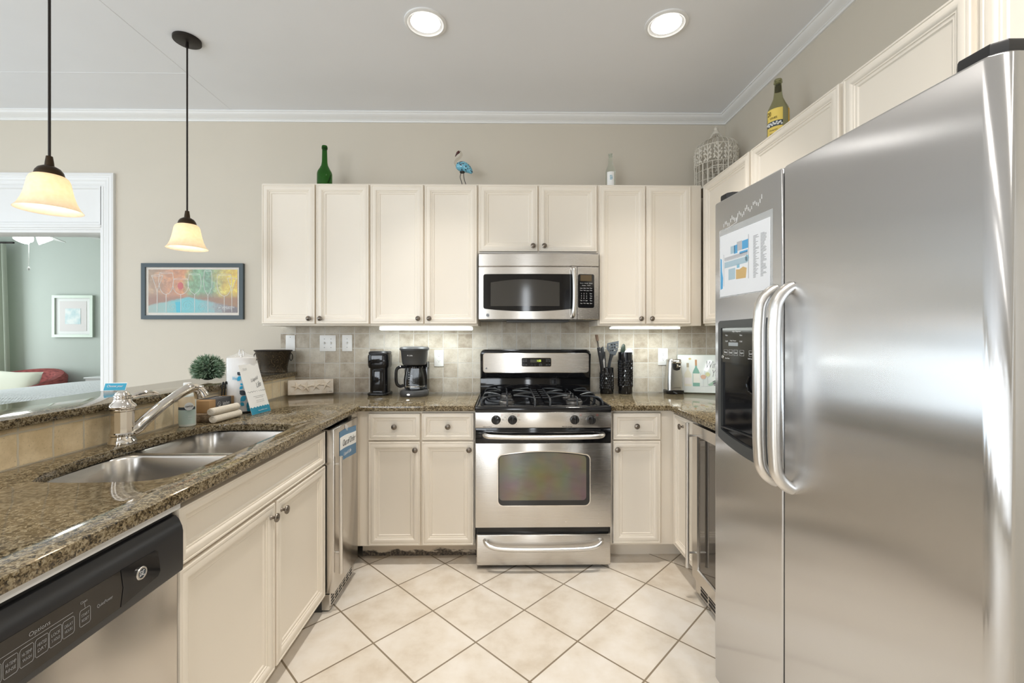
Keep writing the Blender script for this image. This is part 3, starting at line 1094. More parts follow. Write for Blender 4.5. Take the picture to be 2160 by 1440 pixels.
def mw_win(x0, x1, z0, z1, r=.012, sag=.016, square=False):
    n = 16
    top = [(x1 - (x1 - x0) * k / n, z1) for k in range(1, n)]
    bot = [(x0 + (x1 - x0) * k / n, z0 - sag * math.sin(PI * (k / n)) ** 1) for k in range(1, n)]
    rr = rrect(x0, x1, z0, z1, r, 4)
    return rr[:5] + top[1:-1] + rr[5:15] + bot[1:-1] + rr[15:]


obj('window', curved_sheet(mw_win(-.126, .440, 1.490, 1.708), .0002), 'black', md, 20)


def m_mesh():
    a = Mat('microwave_mesh_glass')
    return a.bs(Base_Color=(.045, .042, .038), Roughness=.10, Specular_IOR_Level=.6)


M['mwmesh'] = m_mesh()
inner = [(.352, 1.507), (.352, 1.655)] + [(.352 - .432 * k / 12, 1.655 + .020 * math.sin(PI * k / 12)) for k in range(1, 12)] + [(-.080, 1.655), (-.080, 1.507)]
obj('window_mesh', curved_sheet(inner, .0018, .0006), 'mwmesh', md, 20)
obj('keypad', curved_sheet(mw_win(.468, .572, 1.497, 1.708, .010, .0), .0002), 'black', mp, 20)
hx = .436
hpts = smooth_path([(hx - .004, ybow(hx) - .002, 1.745), (hx, ybow(hx) - .026, 1.728), (hx + .003, ybow(hx) - .036, 1.66), (hx + .004, ybow(hx) - .038, 1.59), (hx + .003, ybow(hx) - .036, 1.52), (hx, ybow(hx) - .026, 1.455), (hx - .003, ybow(hx) - .002, 1.442)], 5)
hb = tube(hpts, .0125, 12)
obj('handle', hb, 'steelb', md)
q = frame_mat((.52, ybow(.52) - .0018, 0), X_, Z_)
yk = ybow(.52) - .0026
ud = V((1, (ybow(.57) - ybow(.47)) / .10, 0)).normalized()
obj('display', B(-.0385, .0335, -.0003, .0004, -.019, .019, Mx=frame_mat((.522, yk, 1.684), ud, Z_) @ Matrix.Rotation(-PI / 2, 4, 'X')), plain('mw_display', (.10, .07, .035), .25), mp)


def kp(x, z, s, w_, h_, bm):
    y = ybow(x) - .0018
    u_ = V((1, (ybow(x + .02) - ybow(x - .02)) / .04, 0)).normalized()
    text_bm(s, (x, y, z), u_, Z_, w=w_, h=h_, bm=bm, lift=.0003)


bm = bmesh.new()
for x, s in ((.492, 'Popcorn'), (.521, 'Beverage'), (.550, 'Reheat')):
    kp(x, 1.651, s, .022, .005, bm)
for x, s in ((.506, 'Potato'), (.537, 'Vegetable')):
    kp(x, 1.638, s, .022, .005, bm)
for j, z in enumerate((1.620, 1.606)):
    for i, s in enumerate((('Cook', 'Defrost', 'Auto', 'Timer'), ('Express', 'Weight', 'Sensor', 'Delay'))[j]):
        kp(.490 + .0205 * i, z, s, .0155, .006, bm)
for j, rw in enumerate(('123', '456', '789')):
    for i, s in enumerate(rw):
        kp(.490 + .0165 * i, 1.586 - .0145 * j, s, None, .007, bm)
for i, s in enumerate(('Clear', '0', 'Start')):
    kp(.490 + .0165 * i, 1.5425, s, .013 if len(s) > 1 else None, .007, bm)
for j, s in enumerate(('Power', 'Time', 'Light', 'Turn')):
    kp(.551, 1.586 - .0145 * j, s, .014, .007, bm)
for i, s in enumerate(('Vent', 'Help', 'Reset', 'Set')):
    kp(.490 + .0205 * i, 1.525, s, .014, .007, bm)
obj('keypad_lettering', bm, 'inkw', mp, 0)
bm = bmesh.new()
kp(.535, 1.683, '10:28', .040, .010, bm)
obj('display_digits', bm, plain('mw_digits', (.32, .27, .15), .4), mp, 0)
ub = ybow(-.098)
emblem((-.098, ub, 1.450), V((1, -.06, 0)).normalized(), Z_, .0125, md)
vg = bmesh.new()
B(.02, .42, 2.80, 3.05, 1.410, 1.4195, bm=vg)
obj('underside_filter', vg, 'dgrey', t)

# ================================================================== REFRIGERATOR
t = thing('refrigerator', 'large stainless side-by-side refrigerator with ice dispenser on the right', 'refrigerator', (1.2, 1.12, 0))
FRIDGE = [t]
F0 = .765
obj('body', B(.848, 1.515, .668, 1.578, .03, 1.765, .004), 'dgrey', t)


def fdoor(y0, y1, z0, z1, yn=.004, yf=.004):
    """door slab: vertical edge radii yn (near) and yf (far)"""
    def arc(r, cx, cy, a0, a1):
        return [(cx + r * math.cos(math.radians(a0 + (a1 - a0) * k / 8)), cy + r * math.sin(math.radians(a0 + (a1 - a0) * k / 8))) for k in range(9)]
    pts = arc(yf, F0 + yf, y1 - yf, 90, 180) + arc(yn, F0 + yn, y0 + yn, 180, 270) + [(.842, y0), (.842, y1)]
    rings = []
    for i, z in ((.004, z0), (.0, z0 + .004), (0, z1 - .004), (.004, z1)):
        cx = sum(p[0] for p in pts) / len(pts)
        cy = sum(p[1] for p in pts) / len(pts)
        rings.append([(cx + (a - cx) * (1 - i / .04), cy + (b - cy) * (1 - i / .2), z) for a, b in pts])
    return rings_mesh(rings)


fz = obj('freezer_door', fdoor(1.2105, 1.582, .085, 1.793, .006, .012), 'steel_f', t, 50)
fg = obj('refrigerator_door', fdoor(.665, 1.2045, .085, 1.793, .030, .006), 'steel_f', t, 50)
obj('gasket', B(.775, .850, 1.205, 1.210, .09, 1.788), 'dgrey', t)
obj('toe_grille', B(.80, .85, .68, 1.57, .012, .078), 'blackp', t)
for y in (.70, 1.55):
    obj('foot', lathe([(.02, 0), (.02, .012), (.012, .014), (.012, .085)], (.82, y, 0), 12), 'blackp', t)
    obj('foot', lathe([(.02, 0), (.02, .012), (.012, .014), (.012, .035)], (1.45, y, 0), 12), 'blackp', t)
for y0, y1 in ((1.500, 1.576), (.672, .765)):
    obj('hinge_cover', prism([(.775, y0 + .02), (.79, y0 + .004), (.94, y0), (.94, y1), (.79, y1 - .004), (.775, y1 - .02)], 1.7935, 1.819, bev=.006), 'blackp', t)


def fhandle(y):
    s = 1
    pts = [(.767, y, 1.452), (.755, y, 1.447), (.737, y, 1.432), (.722, y, 1.405), (.718, y, 1.365), (.716, y, 1.32), (.716, y, 1.18), (.716, y, 1.04),
           (.718, y, .985), (.722, y, .945), (.737, y, .918), (.755, y, .903), (.767, y, .898)]
    return tube(smooth_path(pts, 4), .0165, 16)


obj('handle', fhandle(1.240), 'steelb', fz)
obj('handle', fhandle(1.172), 'steelb', fg)
# ice and water dispenser (u runs toward the viewer along -y)
YM_ = V((0, -1, 0))
DYF = 1.536


def dsp(a, b, z):
    return (a, b, z)


outer = [(0, .965)] + [(.265 * k / 12, .965 - .040 * (1 - (1 - k / 12) ** 2) ** .9) for k in range(1, 13)] + [(.265, 1.372), (.010, 1.370), (0, 1.362)]
innr = [(.018, .994)] + [(.018 + .232 * k / 12, .994 - .030 * (1 - (1 - k / 12) ** 2) ** .9) for k in range(1, 13)] + [(.250, 1.345), (.020, 1.345), (.018, 1.343)]
do_ = obj('dispenser', ring_prism(outer, innr, .010, (F0, DYF, 0), YM_, Z_), plain('dispenser_frame_grey', (.10, .105, .105), .35, .6), fz, 30)
obj('dispenser_back', prism(innr, .0004, .002, (F0, DYF, 0), YM_, Z_), 'black', do_)
obj('dispenser_panel', prism(rrect(.019, .249, 1.228, 1.344, .004, 3), .002, .007, (F0, DYF, 0), YM_, Z_), plain('smoked_panel', (.03, .028, .024), .06, .35), do_)
bm = bmesh.new()
def dt(a, z, s, w_, h_=None):
    text_bm(s, (F0 - .0071, DYF - a, z), YM_, Z_, w=w_, h=h_, bm=bm)
dt(.11, 1.332, 'Adjust Temperature', .05, .006)
for a in (.05, .135):
    dt(a, 1.320, 'Warm', .014, .005)
    dt(a, 1.300, 'Cold', .014, .005)
dt(.09, 1.302, 'Fresh  Frozen', .035, .004)
for a, s in ((.045, 'Water'), (.075, 'Crushed'), (.105, 'Cubed'), (.140, 'Light'), (.19, 'Lock')):
    dt(a, 1.262, s, .018, .006)
dt(.19, 1.246, 'Hold 3 seconds', .032, .004)
dt(.055, 1.242, 'Door Alarm', .026, .004)
for a in (.045, .075, .105, .140, .19):
    tube([(F0 - .0073, DYF - a + sx * .011, 1.262 + sz * .009) for sx, sz in ((-1, -1), (1, -1), (1, 1), (-1, 1))], .0004, 4, bm, True)
obj('dispenser_lettering', bm, 'inkw', do_, 0)
obj('dispenser_window', prism(rrect(.062, .118, 1.284, 1.296, .002, 3), .0072, .0076, (F0, DYF, 0), YM_, Z_), plain('lit_strip', (.35, .38, .40), .3), do_)
emblem((F0 - .007, DYF - .026, 1.246), YM_, Z_, .006, do_)
obj('dispenser_lever', tube([(F0 - .004, DYF - .175, 1.19), (F0 - .006, DYF - .165, 1.165), (F0 - .006, DYF - .172, 1.145), (F0 - .006, DYF - .215, 1.130), (F0 - .006, DYF - .235, 1.15), (F0 - .004, DYF - .235, 1.19)], .003, 8), 'black', do_)
sp_ = bmesh.new()
B(F0 - .012, F0 - .003, DYF - .245, DYF - .022, 1.000, 1.006, .002, bm=sp_)
obj('drip_tray', sp_, 'blackp', do_)

# map sheet in a clear sleeve, taped to the freezer door
t = thing('map_sheet', 'white printed area map in clear sleeve taped on the freezer door', 'map', (F0 - .003, 1.39, 1.45))
FRIDGE.append(t)
P0, PW, PZ0, PZ1 = 1.538, .274, 1.455, 1.668


def fp(a, z):
    return V((F0 - .0022, P0 - a, z))


obj('sheet', B(F0 - .0021, F0 - .0005, P0 - PW, P0, PZ0, PZ1), plain('map_paper', (.80, .81, .83), .35), t)
obj('sleeve', B(F0 - .0005, F0 - .0002, P0 - PW - .012, P0 + .008, PZ0 - .004, PZ1 + .022), film('clear_sleeve', .25, .2), t)


def patches(name, lst, mat):
    bm = bmesh.new()
    for pts in lst:
        prism([(a, b) for a, b in pts], .0000, .0004, (F0 - .0021, P0, 0), YM_, Z_, bm=bm)
    obj(name, bm, mat, t, 0)


def rc(a0, a1, z0, z1):
    return [(a0, z0), (a1, z0), (a1, z1), (a0, z1)]


patches('map_land', [rc(.068, .095, 1.595, 1.62), rc(.03, .165, 1.552, 1.572), rc(.055, .095, 1.508, 1.545)], plain('map_grey_blue', (.42, .55, .62), .5))
patches('map_water', [[(.004, 1.48), (.018, 1.483), (.020, 1.52), (.013, 1.545), (.012, 1.585), (.004, 1.59)], rc(.088, .108, 1.592, 1.62), rc(.135, .17, 1.598, 1.626), rc(.12, .165, 1.585, 1.593)], plain('map_blue', (.10, .38, .66), .5))
patches('map_block', [rc(.105, .134, 1.598, 1.628), rc(.168, .172, 1.50, 1.64), rc(.024, .027, 1.49, 1.60), rc(.03, .165, 1.578, 1.588)], plain('map_grey', (.50, .50, .52), .5))
patches('map_lawn', [[(.10, 1.506), (.155, 1.504), (.160, 1.535), (.14, 1.542), (.12, 1.536), (.10, 1.538)]], plain('map_tan', (.62, .42, .18), .5))
patches('map_pool', [rc(.105, .120, 1.542, 1.556), [(.162 + .011 * math.cos(k * PI / 6), 1.566 + .011 * math.sin(k * PI / 6)) for k in range(12)]], plain('map_aqua', (.25, .52, .66), .5))
rows = []
for a0 in (.195, .232):
    for k in range(38):
        z = 1.628 - k * .0035
        rows.append(rc(a0, a0 + random.choice((.012, .018, .024, .028)), z, z + .0013))
for k in range(16):
    rows.append(rc(.035 + k * .008, .038 + k * .008, 1.575, 1.5772))
patches('map_lettering', rows, 'inkg')
bm = bmesh.new()
for k in range(26):
    a = .02 + k * .0085
    z = 1.700 + .008 * math.sin(k * 1.3) + .0012 * k
    B(F0 - .0004, F0 - .0001, P0 - a - .003, P0 - a, z - .004, z + .004 + .006 * random.random(), bm=bm)
tube([(F0 - .0003, P0 - .03, 1.685), (F0 - .0003, P0 - .10, 1.695), (F0 - .0003, P0 - .105, 1.712)], .0012, 5, bm)
obj('tape_residue', bm, plain('tape_white', (.75, .74, .72), .6), t)

# the refrigerator stands slightly askew: swing it, with the map taped to it, about its far front corner
SWING = Matrix(((1, -.066, 0, .066 * 1.58), (0, .945, 0, 1.58 * .055), (0, 0, 1, 0), (0, 0, 0, 1)))
for r_ in FRIDGE:
    done = set()
    for o_ in r_.children_recursive:
        if o_.data and o_.data.name not in done:
            o_.data.transform(SWING)
            done.add(o_.data.name)

# ================================================================== LEFT RUN APPLIANCES
t = thing('dishwasher', 'stainless dishwasher with black control panel, left of the sink base', 'dishwasher', (-1.1, .85, 0))
obj('body', B(-1.44, -.868, .552, 1.142, .10, .872), 'dgrey', t)
dd = obj('door', B(-.868, -.841, .550, 1.144, .105, .708, .004), 'steel_y', t)
pp = [(-.868, .710), (-.836, .710), (-.829, .714), (-.8275, .725), (-.8275, .815), (-.830, .828), (-.838, .846), (-.846, .854), (-.854, .856), (-.868, .856)]
cpn = obj('control_panel', rings_mesh([[(x, .550, z) for x, z in pp], [(x, 1.144, z) for x, z in pp]]), plain('charcoal_panel', (.018, .018, .020), .30), t, 25)
obj('top_gap', B(-.868, -.855, .550, 1.144, .856, .872), 'blackm', t)
obj('mounting_strip', B(-.90, -.836, .546, 1.146, .872, .889), 'whiteg', t)
obj('touch_panel', prism([(.556, .722), (.956, .731), (.962, .77), (.956, .810), (.556, .814)], .0, .0012, (-.8275, 0, 0), Y_, Z_), plain('brown_black_gloss', (.016, .012, .008), .10), cpn)
obj('badge_panel', prism([(.958, .731), (1.060, .743), (1.067, .752), (1.060, .800), (1.052, .808), (.958, .811), (.964, .77)], .0, .0016, (-.8275, 0, 0), Y_, Z_), 'black', cpn)
emblem((-.8259, 1.008, .778), Y_, Z_, .0145, cpn)
bm = bmesh.new()
FX = -.8263
for y, s1, s2 in ((.877, 'START', 'RESET'), (.844, 'DELAY', 'HOURS'), (.820, 'LOCK', '5 HOLD'), (.796, 'HEATED', 'DRY'), (.771, 'HI-TEMP', 'WASH'), (.746, 'HI-TEMP', 'RINSE'), (.721, 'RINSE', 'ONLY'), (.696, 'NORMAL', 'WASH')):
    text_bm(s1, (FX, y, .768), Y_, Z_, w=.016, h=.0055, bm=bm)
    text_bm(s2, (FX, y, .758), Y_, Z_, w=.015, h=.0055, bm=bm)
    tube([(FX + .0002, y + sx * .0112, .763 + sz * .016) for sx, sz in ((-1, -.8), (-.8, -1), (.8, -1), (1, -.8), (1, .8), (.8, 1), (-.8, 1), (-1, .8))], .0005, 4, bm, True)
text_bm('Options', (FX, .792, .7945), Y_, Z_, w=.036, h=.010, bm=bm)
tube([(FX, .58, .786), (FX, .853, .786)], .0004, 4, bm)
text_bm('Clean', (FX, .874, .794), Y_, Z_, w=.014, h=.005, bm=bm)
tube([(FX, .876, .790), (FX, .877, .781)], .0004, 4, bm)
text_bm('QuietPower', (FX, .920, .766), Y_, Z_, w=.036, h=.008, bm=bm)
obj('panel_lettering', bm, 'inkd', cpn, 0)
obj('toe_panel', B(-.92, -.90, .552, 1.142, 0, .10), 'blackp', t)

t = thing('ice_maker', 'stainless undercounter ice maker with long bar handle, left corner', 'ice maker', (-1.1, 2.28, 0))
obj('body', B(-1.44, -.868, 2.104, 2.444, .0, .872), 'dgrey', t)
idr = obj('door', B(-.862, -.808, 2.103, 2.446, .088, .872, .004), 'steel_y', t)
gr = obj('toe_grille', B(-.868, -.832, 2.106, 2.444, .008, .083), 'steel', t)
bm = bmesh.new()
for j in range(4):
    for i in range(6):
        B(-.833, -.8312, 2.13 + i * .05, 2.168 + i * .05, .020 + j * .015, .028 + j * .015, bm=bm)
obj('vent_slots', bm, 'blackm', gr)
bm = tube([(-.785, 2.130, .172), (-.785, 2.130, .738)], .0088, 14)
hd_ = obj('handle', bm, 'steelb', idr)
for z in (.275, .700):
    obj('handle_post', tube([(-.809, 2.130, z), (-.785, 2.130, z)], .006, 10), 'steelb', hd_)
struct('trim_6', B(-.866, -.845, 2.452, 2.5475, .105, .888), 'cream')

# out-of-order note taped on the ice maker
t = thing('notice_sheet', 'blue and white out of order notice taped on the ice maker door', 'notice', (-.806, 2.24, .75))


def curl(y0, y1, z0, z1, skew=-.008, off=.0012, wave=.004):
    R = []
    for k in range(13):
        s = k / 12
        y = y0 + (y1 - y0) * s
        x = -.808 + off + wave * (.5 - .5 * math.cos(2 * PI * s)) + .010 * max(0, s - .8)
        dz = skew * s + .004 * math.sin(5 * s)
        R.append([(x, y, z0 + dz), (x, y, z1 + dz), (x + .0004, y, z1 + dz), (x + .0004, y, z0 + dz)])
    return rings_mesh(R)


obj('sheet', curl(2.170, 2.405, .695, .845), plain('notice_blue', (.10, .22, .36), .5), t)
obj('white_band', curl(2.174, 2.403, .752, .815, off=.0018), 'label_w', t)
text('lettering', 'Out of Order', (-.8010, 2.290, .780), V((.02, 1, -.03)).normalized(), Z_, 'ink', t, w=.17, h=.032, shear=.35)
text('lettering', 'Liquid Life', (-.8016, 2.265, .722), V((.02, 1, -.03)).normalized(), Z_, 'inkw', t, w=.10, h=.022, shear=.35)
obj('tape', curl(2.24, 2.285, .835, .865, off=.0024), film('clear_tape', .3, .2), t)

# ================================================================== WINE COOLER
t = thing('wine_cooler', 'undercounter wine cooler with steel framed dark glass door beside the refrigerator', 'wine cooler', (1.3, 1.94, 0))
obj('body', B(1.006, 1.58, 1.642, 2.244, .0, .872), 'blackp', t)
Mx = frame_mat((1.002, 2.244, .088), (0, -1, 0), (0, 0, 1))
W_, H_ = .602, .782
dfr = obj('door', rings_mesh([[(a, b, 0) for a, b in ((0, 0), (W_, 0), (W_, H_), (0, H_))], [(a, b, .030) for a, b in ((0, 0), (W_, 0), (W_, H_), (0, H_))],
                              [(a, b, .030) for a, b in ((.055, .055), (W_ - .055, .055), (W_ - .055, H_ - .055), (.055, H_ - .055))], [(a, b, .020) for a, b in ((.058, .058), (W_ - .058, .058), (W_ - .058, H_ - .058), (.058, H_ - .058))]], Mx=Mx, cap1=False), 'steel_y', t, 20)
obj('glass_panel', B(.05, W_ - .05, .05, H_ - .05, .018, .022, Mx=Mx), plain('smoked_mirror_glass', (.16, .15, .14), .03, .85), dfr)
wh = obj('handle', tube([(.930, 2.205, .150), (.930, 2.205, .880)], .0095, 14), 'steelb', dfr)
for z in (.225, .815):
    obj('handle_post', tube([(.972, 2.205, z), (.930, 2.205, z)], .006, 10), 'steelb', wh)
gr = obj('toe_grille', B(.990, 1.01, 1.645, 2.242, .008, .083), 'steel', t)
bm = bmesh.new()
for j in range(3):
    for i in range(6):
        B(.9888, .9902, 1.69 + i * .085, 1.76 + i * .085, .022 + j * .018, .034 + j * .018, bm=bm)
obj('vent_slots', bm, 'blackm', gr)

# ================================================================== LAMPS
def lamp(kind, name, loc, power, color, parent, size=.1, spot=None, rot=(0, 0, 0), sy=None, spread=180):
    l = bpy.data.lights.new(name, kind)
    l.energy = power
    l.color = color
    if kind == 'AREA':
        l.shape = 'RECTANGLE' if sy else 'DISK'
        l.size = size
        l.spread = math.radians(spread)
        if sy:
            l.size_y = sy
    else:
        l.shadow_soft_size = size
    if kind == 'SPOT':
        l.spot_size, l.spot_blend = math.radians(spot), .6
    o = bpy.data.objects.new(name, l)
    o.location = loc
    o.rotation_euler = rot
    COL.objects.link(o)
    attach(o, parent)
    return o


M['canglow'] = emit('lamp_lens_glow', (1.0, .97, .92), 14.0)


def m_shade():
    a = Mat('alabaster_glass_shade')
    col = a.ramp(a.noise(a.coord(), 60, 3), [(.3, (.93, .82, .66)), (.7, (.97, .89, .76))])
    a.bs(Base_Color=col, Roughness=.3, Emission_Color=(1.0, .84, .62), Emission_Strength=.22)
    tr = a.n('BsdfTranslucent', Color=col)
    mx = a.n('MixShader', Fac=.6)
    a.t.links.new(a.b.outputs[0], mx.inputs[1])
    a.t.links.new(tr.outputs[0], mx.inputs[2])
    a.t.links.new(mx.outputs[0], a.t.nodes['Material Output'].inputs[0])
    return a.m


M['shade'] = m_shade()
M['bulb'] = emit('bulb_glow', (1.0, .86, .66), 20.0)
M['tubeglow'] = emit('light_strip_glow', (.93, 1.0, .97), 9.0)


def downlight(x, y, label, power=6.0, spread=78):
    t = thing('recessed_light', label, 'ceiling light', (x, y, CEIL), 'recessed ceiling lights')
    obj('trim_ring', lathe([(.105, 0), (.105, -.006), (.099, -.009), (.090, -.009), (.084, -.004), (.074, -.0015), (.074, 0)], (x, y, CEIL), 40, cap=False), 'trim', t)
    obj('lens', lathe([(.0001, -.0008), (.0735, -.0008), (.0735, -.0002), (.0001, -.0002)], (x, y, CEIL), 32, cap=False), 'canglow', t)
    lamp('AREA', 'downlight_glow', (x, y, CEIL - .012), power, (1.0, .945, .875), t, .13, spread=spread)


downlight(-.392, 2.212, 'round recessed ceiling light left, in line above the range')
downlight(.823, 2.205, 'round recessed ceiling light right, nearer the right wall')
downlight(-.392, .55, 'added round recessed fill light over the aisle, above the viewer, out of the picture', 8, 120)  # unseen light, added as fill over the aisle
downlight(.823, .55, 'added round recessed fill light above the front of the refrigerator, out of the picture', 17, 130)  # unseen light, added wide and strong to brighten the sink base doors
downlight(-.392, -1.1, 'added round recessed fill light behind the viewer on the left, out of the picture', 9, 125)  # unseen light, added behind the camera for more fill


def pendant(x, y, label):
    t = thing('pendant_lamp', label, 'pendant lamp', (x, y, 1.78), 'pendant lamps over the bar')
    obj('canopy', lathe([(.0001, -.016), (.060, -.016), (.065, -.013), (.065, 0)], (x, y, CEIL - .0005), 36), 'bronzed', t)
    obj('cord', tube([(x, y, CEIL - .012), (x, y, 1.965)], .0042, 8), 'bronzed', t)
    obj('cord_grip', lathe([(.009, -.03), (.006, 0)], (x, y, CEIL - .015), 16), 'bronzed', t)
    obj('socket_cup', lathe([(.041, 0), (.042, .006), (.039, .018), (.031, .030), (.020, .037), (.0135, .040), (.0125, .052), (.0095, .075), (.006, .076)], (x, y, 1.907), 32), 'bronze', t)
    sh = [(.030, .128), (.045, .127), (.053, .120), (.058, .108), (.062, .085), (.067, .060), (.074, .036), (.084, .014), (.092, .003), (.0945, 0), (.0925, .001), (.082, .015), (.072, .036), (.065, .06), (.060, .085), (.055, .107), (.050, .117), (.043, .123), (.030, .124)]
    obj('lamp_shade', lathe(sh, (x, y, 1.782), 48, cap=False), 'shade', t, 50)
    obj('bulb', sphere((x, y, 1.835), .026, sz=1.25), 'bulb', t)
    lamp('POINT', 'pendant_glow', (x, y, 1.832), 4.8, (1.0, .86, .68), t, .034)


pendant(-1.68, 1.645, 'nearer left pendant lamp with bell shade, hanging over the bar')
pendant(-1.68, 2.352, 'farther pendant lamp with bell shade, hanging left of the wall cabinets')


def strip(x0, x1, y, z, label, power, axis='x', dp=.024):
    t = thing('under_cabinet_light', label, 'light strip', ((x0 + x1) / 2 if axis == 'x' else y, y if axis == 'x' else (x0 + x1) / 2, z), 'light strips under the wall cabinets')
    if axis == 'x':
        obj('housing', B(x0, x1, y - .025, y + .03, z - .006, UZ0 - .0005, .002), 'white', t)
        obj('lens', B(x0 + .004, x1 - .004, y - .030, y + .02, z - dp, z - .0065, .004, 3), 'tubeglow', t)
        lamp('AREA', 'strip_glow', ((x0 + x1) / 2, y - .05, z - .03), power, (.90, .98, 1.0), t, x1 - x0, sy=.04)
    else:
        obj('housing', B(y - .03, y + .025, x0, x1, z - .006, UZ0 - .0005, .002), 'white', t)
        obj('lens', B(y - .02, y + .03, x0 + .004, x1 - .004, z - .024, z - .0065, .006, 3), 'tubeglow', t)
        lamp('AREA', 'strip_glow', (y, (x0 + x1) / 2, z - .03), power, (.90, .98, 1.0), t, .04, sy=x1 - x0)


strip(-.826, -.204, 2.95, 1.384, 'glowing white light strip under the cabinet above the coffee makers', 2.5)
strip(.722, 1.196, 2.97, 1.384, 'glowing white light strip under the cabinet right of the microwave', 2.5, dp=.016)
strip(2.02, 2.58, 1.47, 1.384, 'glowing white light strip under the right wall cabinets, mostly hidden by the refrigerator', 2.6, 'y')

# ================================================================== WALL PLATES AND PICTURE
YT = YB - .0125


def plate(kind, x0, x1, z0, z1, label, y=YT, parts=None, cat='switch'):
    t = thing(kind, label, cat, ((x0 + x1) / 2, y, z0))
    obj('cover_plate', prism(rrect(x0, x1, z0, z1, .004, 3), .0, .006, (0, y, 0), X_, Z_, bev=.002), 'white', t)
    xc, zc = (x0 + x1) / 2, (z0 + z1) / 2
    if parts == 'outlet':
        for s in (-1, 1):
            z = zc + s * .0195
            r = obj('receptacle', prism([(.017 * math.cos(a) if abs(math.cos(a)) < .83 else math.copysign(.0142, math.cos(a)), .0142 * math.sin(a)) for a in [2 * PI * k / 28 for k in range(28)]], .006, .0075, (xc, y, z), X_, Z_), 'white', t)
            for dx, h in ((-.0062, .0040), (.0062, .0032)):
                obj('slot', B(xc + dx - .001, xc + dx + .001, y - .0080, y - .0074, z + .002 - h / 2, z + .002 + h), 'ink', r)
            obj('ground_hole', lathe([(.0022, 0), (.0022, .0006), (.0001, .0006)], seg=12, Mx=frame_mat((xc, y - .0074, z - .006), X_, Z_)), 'ink', r)
    elif parts:
        for dx in parts:
            s = obj('toggle', B(-.0045, .0045, -.011, .0, -.006, .006, .0015, Mx=Matrix.Translation((xc + dx, y - .0058, zc + .004)) @ Matrix.Rotation(.35, 4, 'X')), 'white', t)
            obj('toggle_slot', B(xc + dx - .0055, xc + dx + .0055, y - .0066, y - .0058, zc - .013, zc + .013), 'whiteg', t)
            for s in (-1, 1):
                obj('screw', lathe([(.003, 0), (.003, .0008), (.0001, .001)], seg=12, Mx=frame_mat((xc + dx, y - .006, zc + s * .030), X_, Z_)), 'inkd', t)
    return t


t = plate('blank_plate', -1.540, -1.474, 1.212, 1.326, 'blank white wall plate nearest the left end of the tiled splashback', cat='wall plate')
obj('screw', lathe([(.003, 0), (.003, .0008), (.0001, .001)], seg=12, Mx=frame_mat((-1.507, YT - .006, 1.312), X_, Z_)), 'inkd', t)
plate('light_switch', -1.301, -1.187, 1.212, 1.326, 'white double toggle switch plate on the tiled splashback', parts=(-.023, .023))
plate('light_switch', -1.143, -1.072, 1.212, 1.328, 'white single toggle switch plate on the tiled splashback', parts=(0,))
plate('power_outlet', -.492, -.424, 1.104, 1.221, 'white power outlet left of the range, right of the coffee maker', parts='outlet', cat='outlet')
plate('power_outlet', 1.107, 1.177, 1.112, 1.231, 'white power outlet right of the range, above the can opener', parts='outlet', cat='outlet')

# framed wine-glass print
t = thing('framed_print', 'dark framed wine glass print on the wall left of the cabinets', 'picture', (-2.195, 3.13, 1.44))
PX0, PX1, PZ0_, PZ1_ = -2.550, -1.838, 1.438, 1.833
yf = YB - .022


def rect(x0, x1, z0, z1):
    return [(x0, z0), (x1, z0), (x1, z1), (x0, z1)]


M['slateframe'] = plain('slate_blue_frame', (.045, .065, .075), .4)
obj('frame', ring_prism(rect(PX0, PX1, PZ0_, PZ1_), rect(PX0 + .028, PX1 - .028, PZ0_ + .028, PZ1_ - .028), .021, (0, YB - .001, 0), X_, Z_), 'slateframe', t, 20)
obj('mat_board', B(PX0 + .02, PX1 - .02, YB - .010, YB - .003, PZ0_ + .02, PZ1_ - .02), plain('cream_mat', (.76, .70, .62), .7), t)


def m_paint():
    a = Mat('painted_print')
    c = a.coord()
    s = a.n('SeparateXYZ', Vector=c)
    x = a.n('MapRange', Value=s.outputs[0], From_Min=PX0 + .045, From_Max=PX1 - .045).outputs[0]
    z = a.n('MapRange', Value=s.outputs[2], From_Min=PZ0_ + .045, From_Max=PZ1_ - .045).outputs[0]
    n1 = a.noise(c, 9, 4, .7)
    n2 = a.noise(c, 42, 4, .75)
    xx = a.math('ADD', x, a.math('MULTIPLY', a.math('SUBTRACT', n1, .5), .35))
    top = a.ramp(xx, [(.0, (.36, .24, .15)), (.22, (.46, .22, .12)), (.38, (.58, .22, .08)), (.50, (.18, .33, .17)), (.70, (.16, .30, .20)), (.84, (.55, .45, .12)), (1, (.70, .45, .04))])
    tex = a.ramp(n2, [(.35, (.30, .28, .22)), (.5, (.5, .5, .5)), (.66, (.85, .9, .82))])
    top = a.mix(.7, top, tex, 'OVERLAY')
    low = a.ramp(a.math('ADD', x, a.math('MULTIPLY', a.math('SUBTRACT', n2, .5), .5)), [(.0, (.30, .38, .34)), (.20, (.24, .42, .40)), (.36, (.10, .45, .50)), (.58, (.14, .45, .47)), (.74, (.28, .36, .37)), (.88, (.20, .16, .17)), (1, (.14, .11, .12))])
    zz = a.math('ADD', z, a.math('MULTIPLY', a.math('SUBTRACT', n1, .5), .12))
    hill = a.math('MULTIPLY', a.math('ABSOLUTE', a.math('SUBTRACT', x, .45)), .42)
    m = a.ramp(a.math('ADD', zz, hill), [(.34, (0, 0, 0)), (.39, (1, 1, 1))])
    rust = a.mix(a.ramp(zz, [(.33, (.9, .9, .9)), (.48, (0, 0, 0))]), top, (.28, .12, .07))
    return a.bs(Base_Color=a.mix(m, low, rust), Roughness=.35)


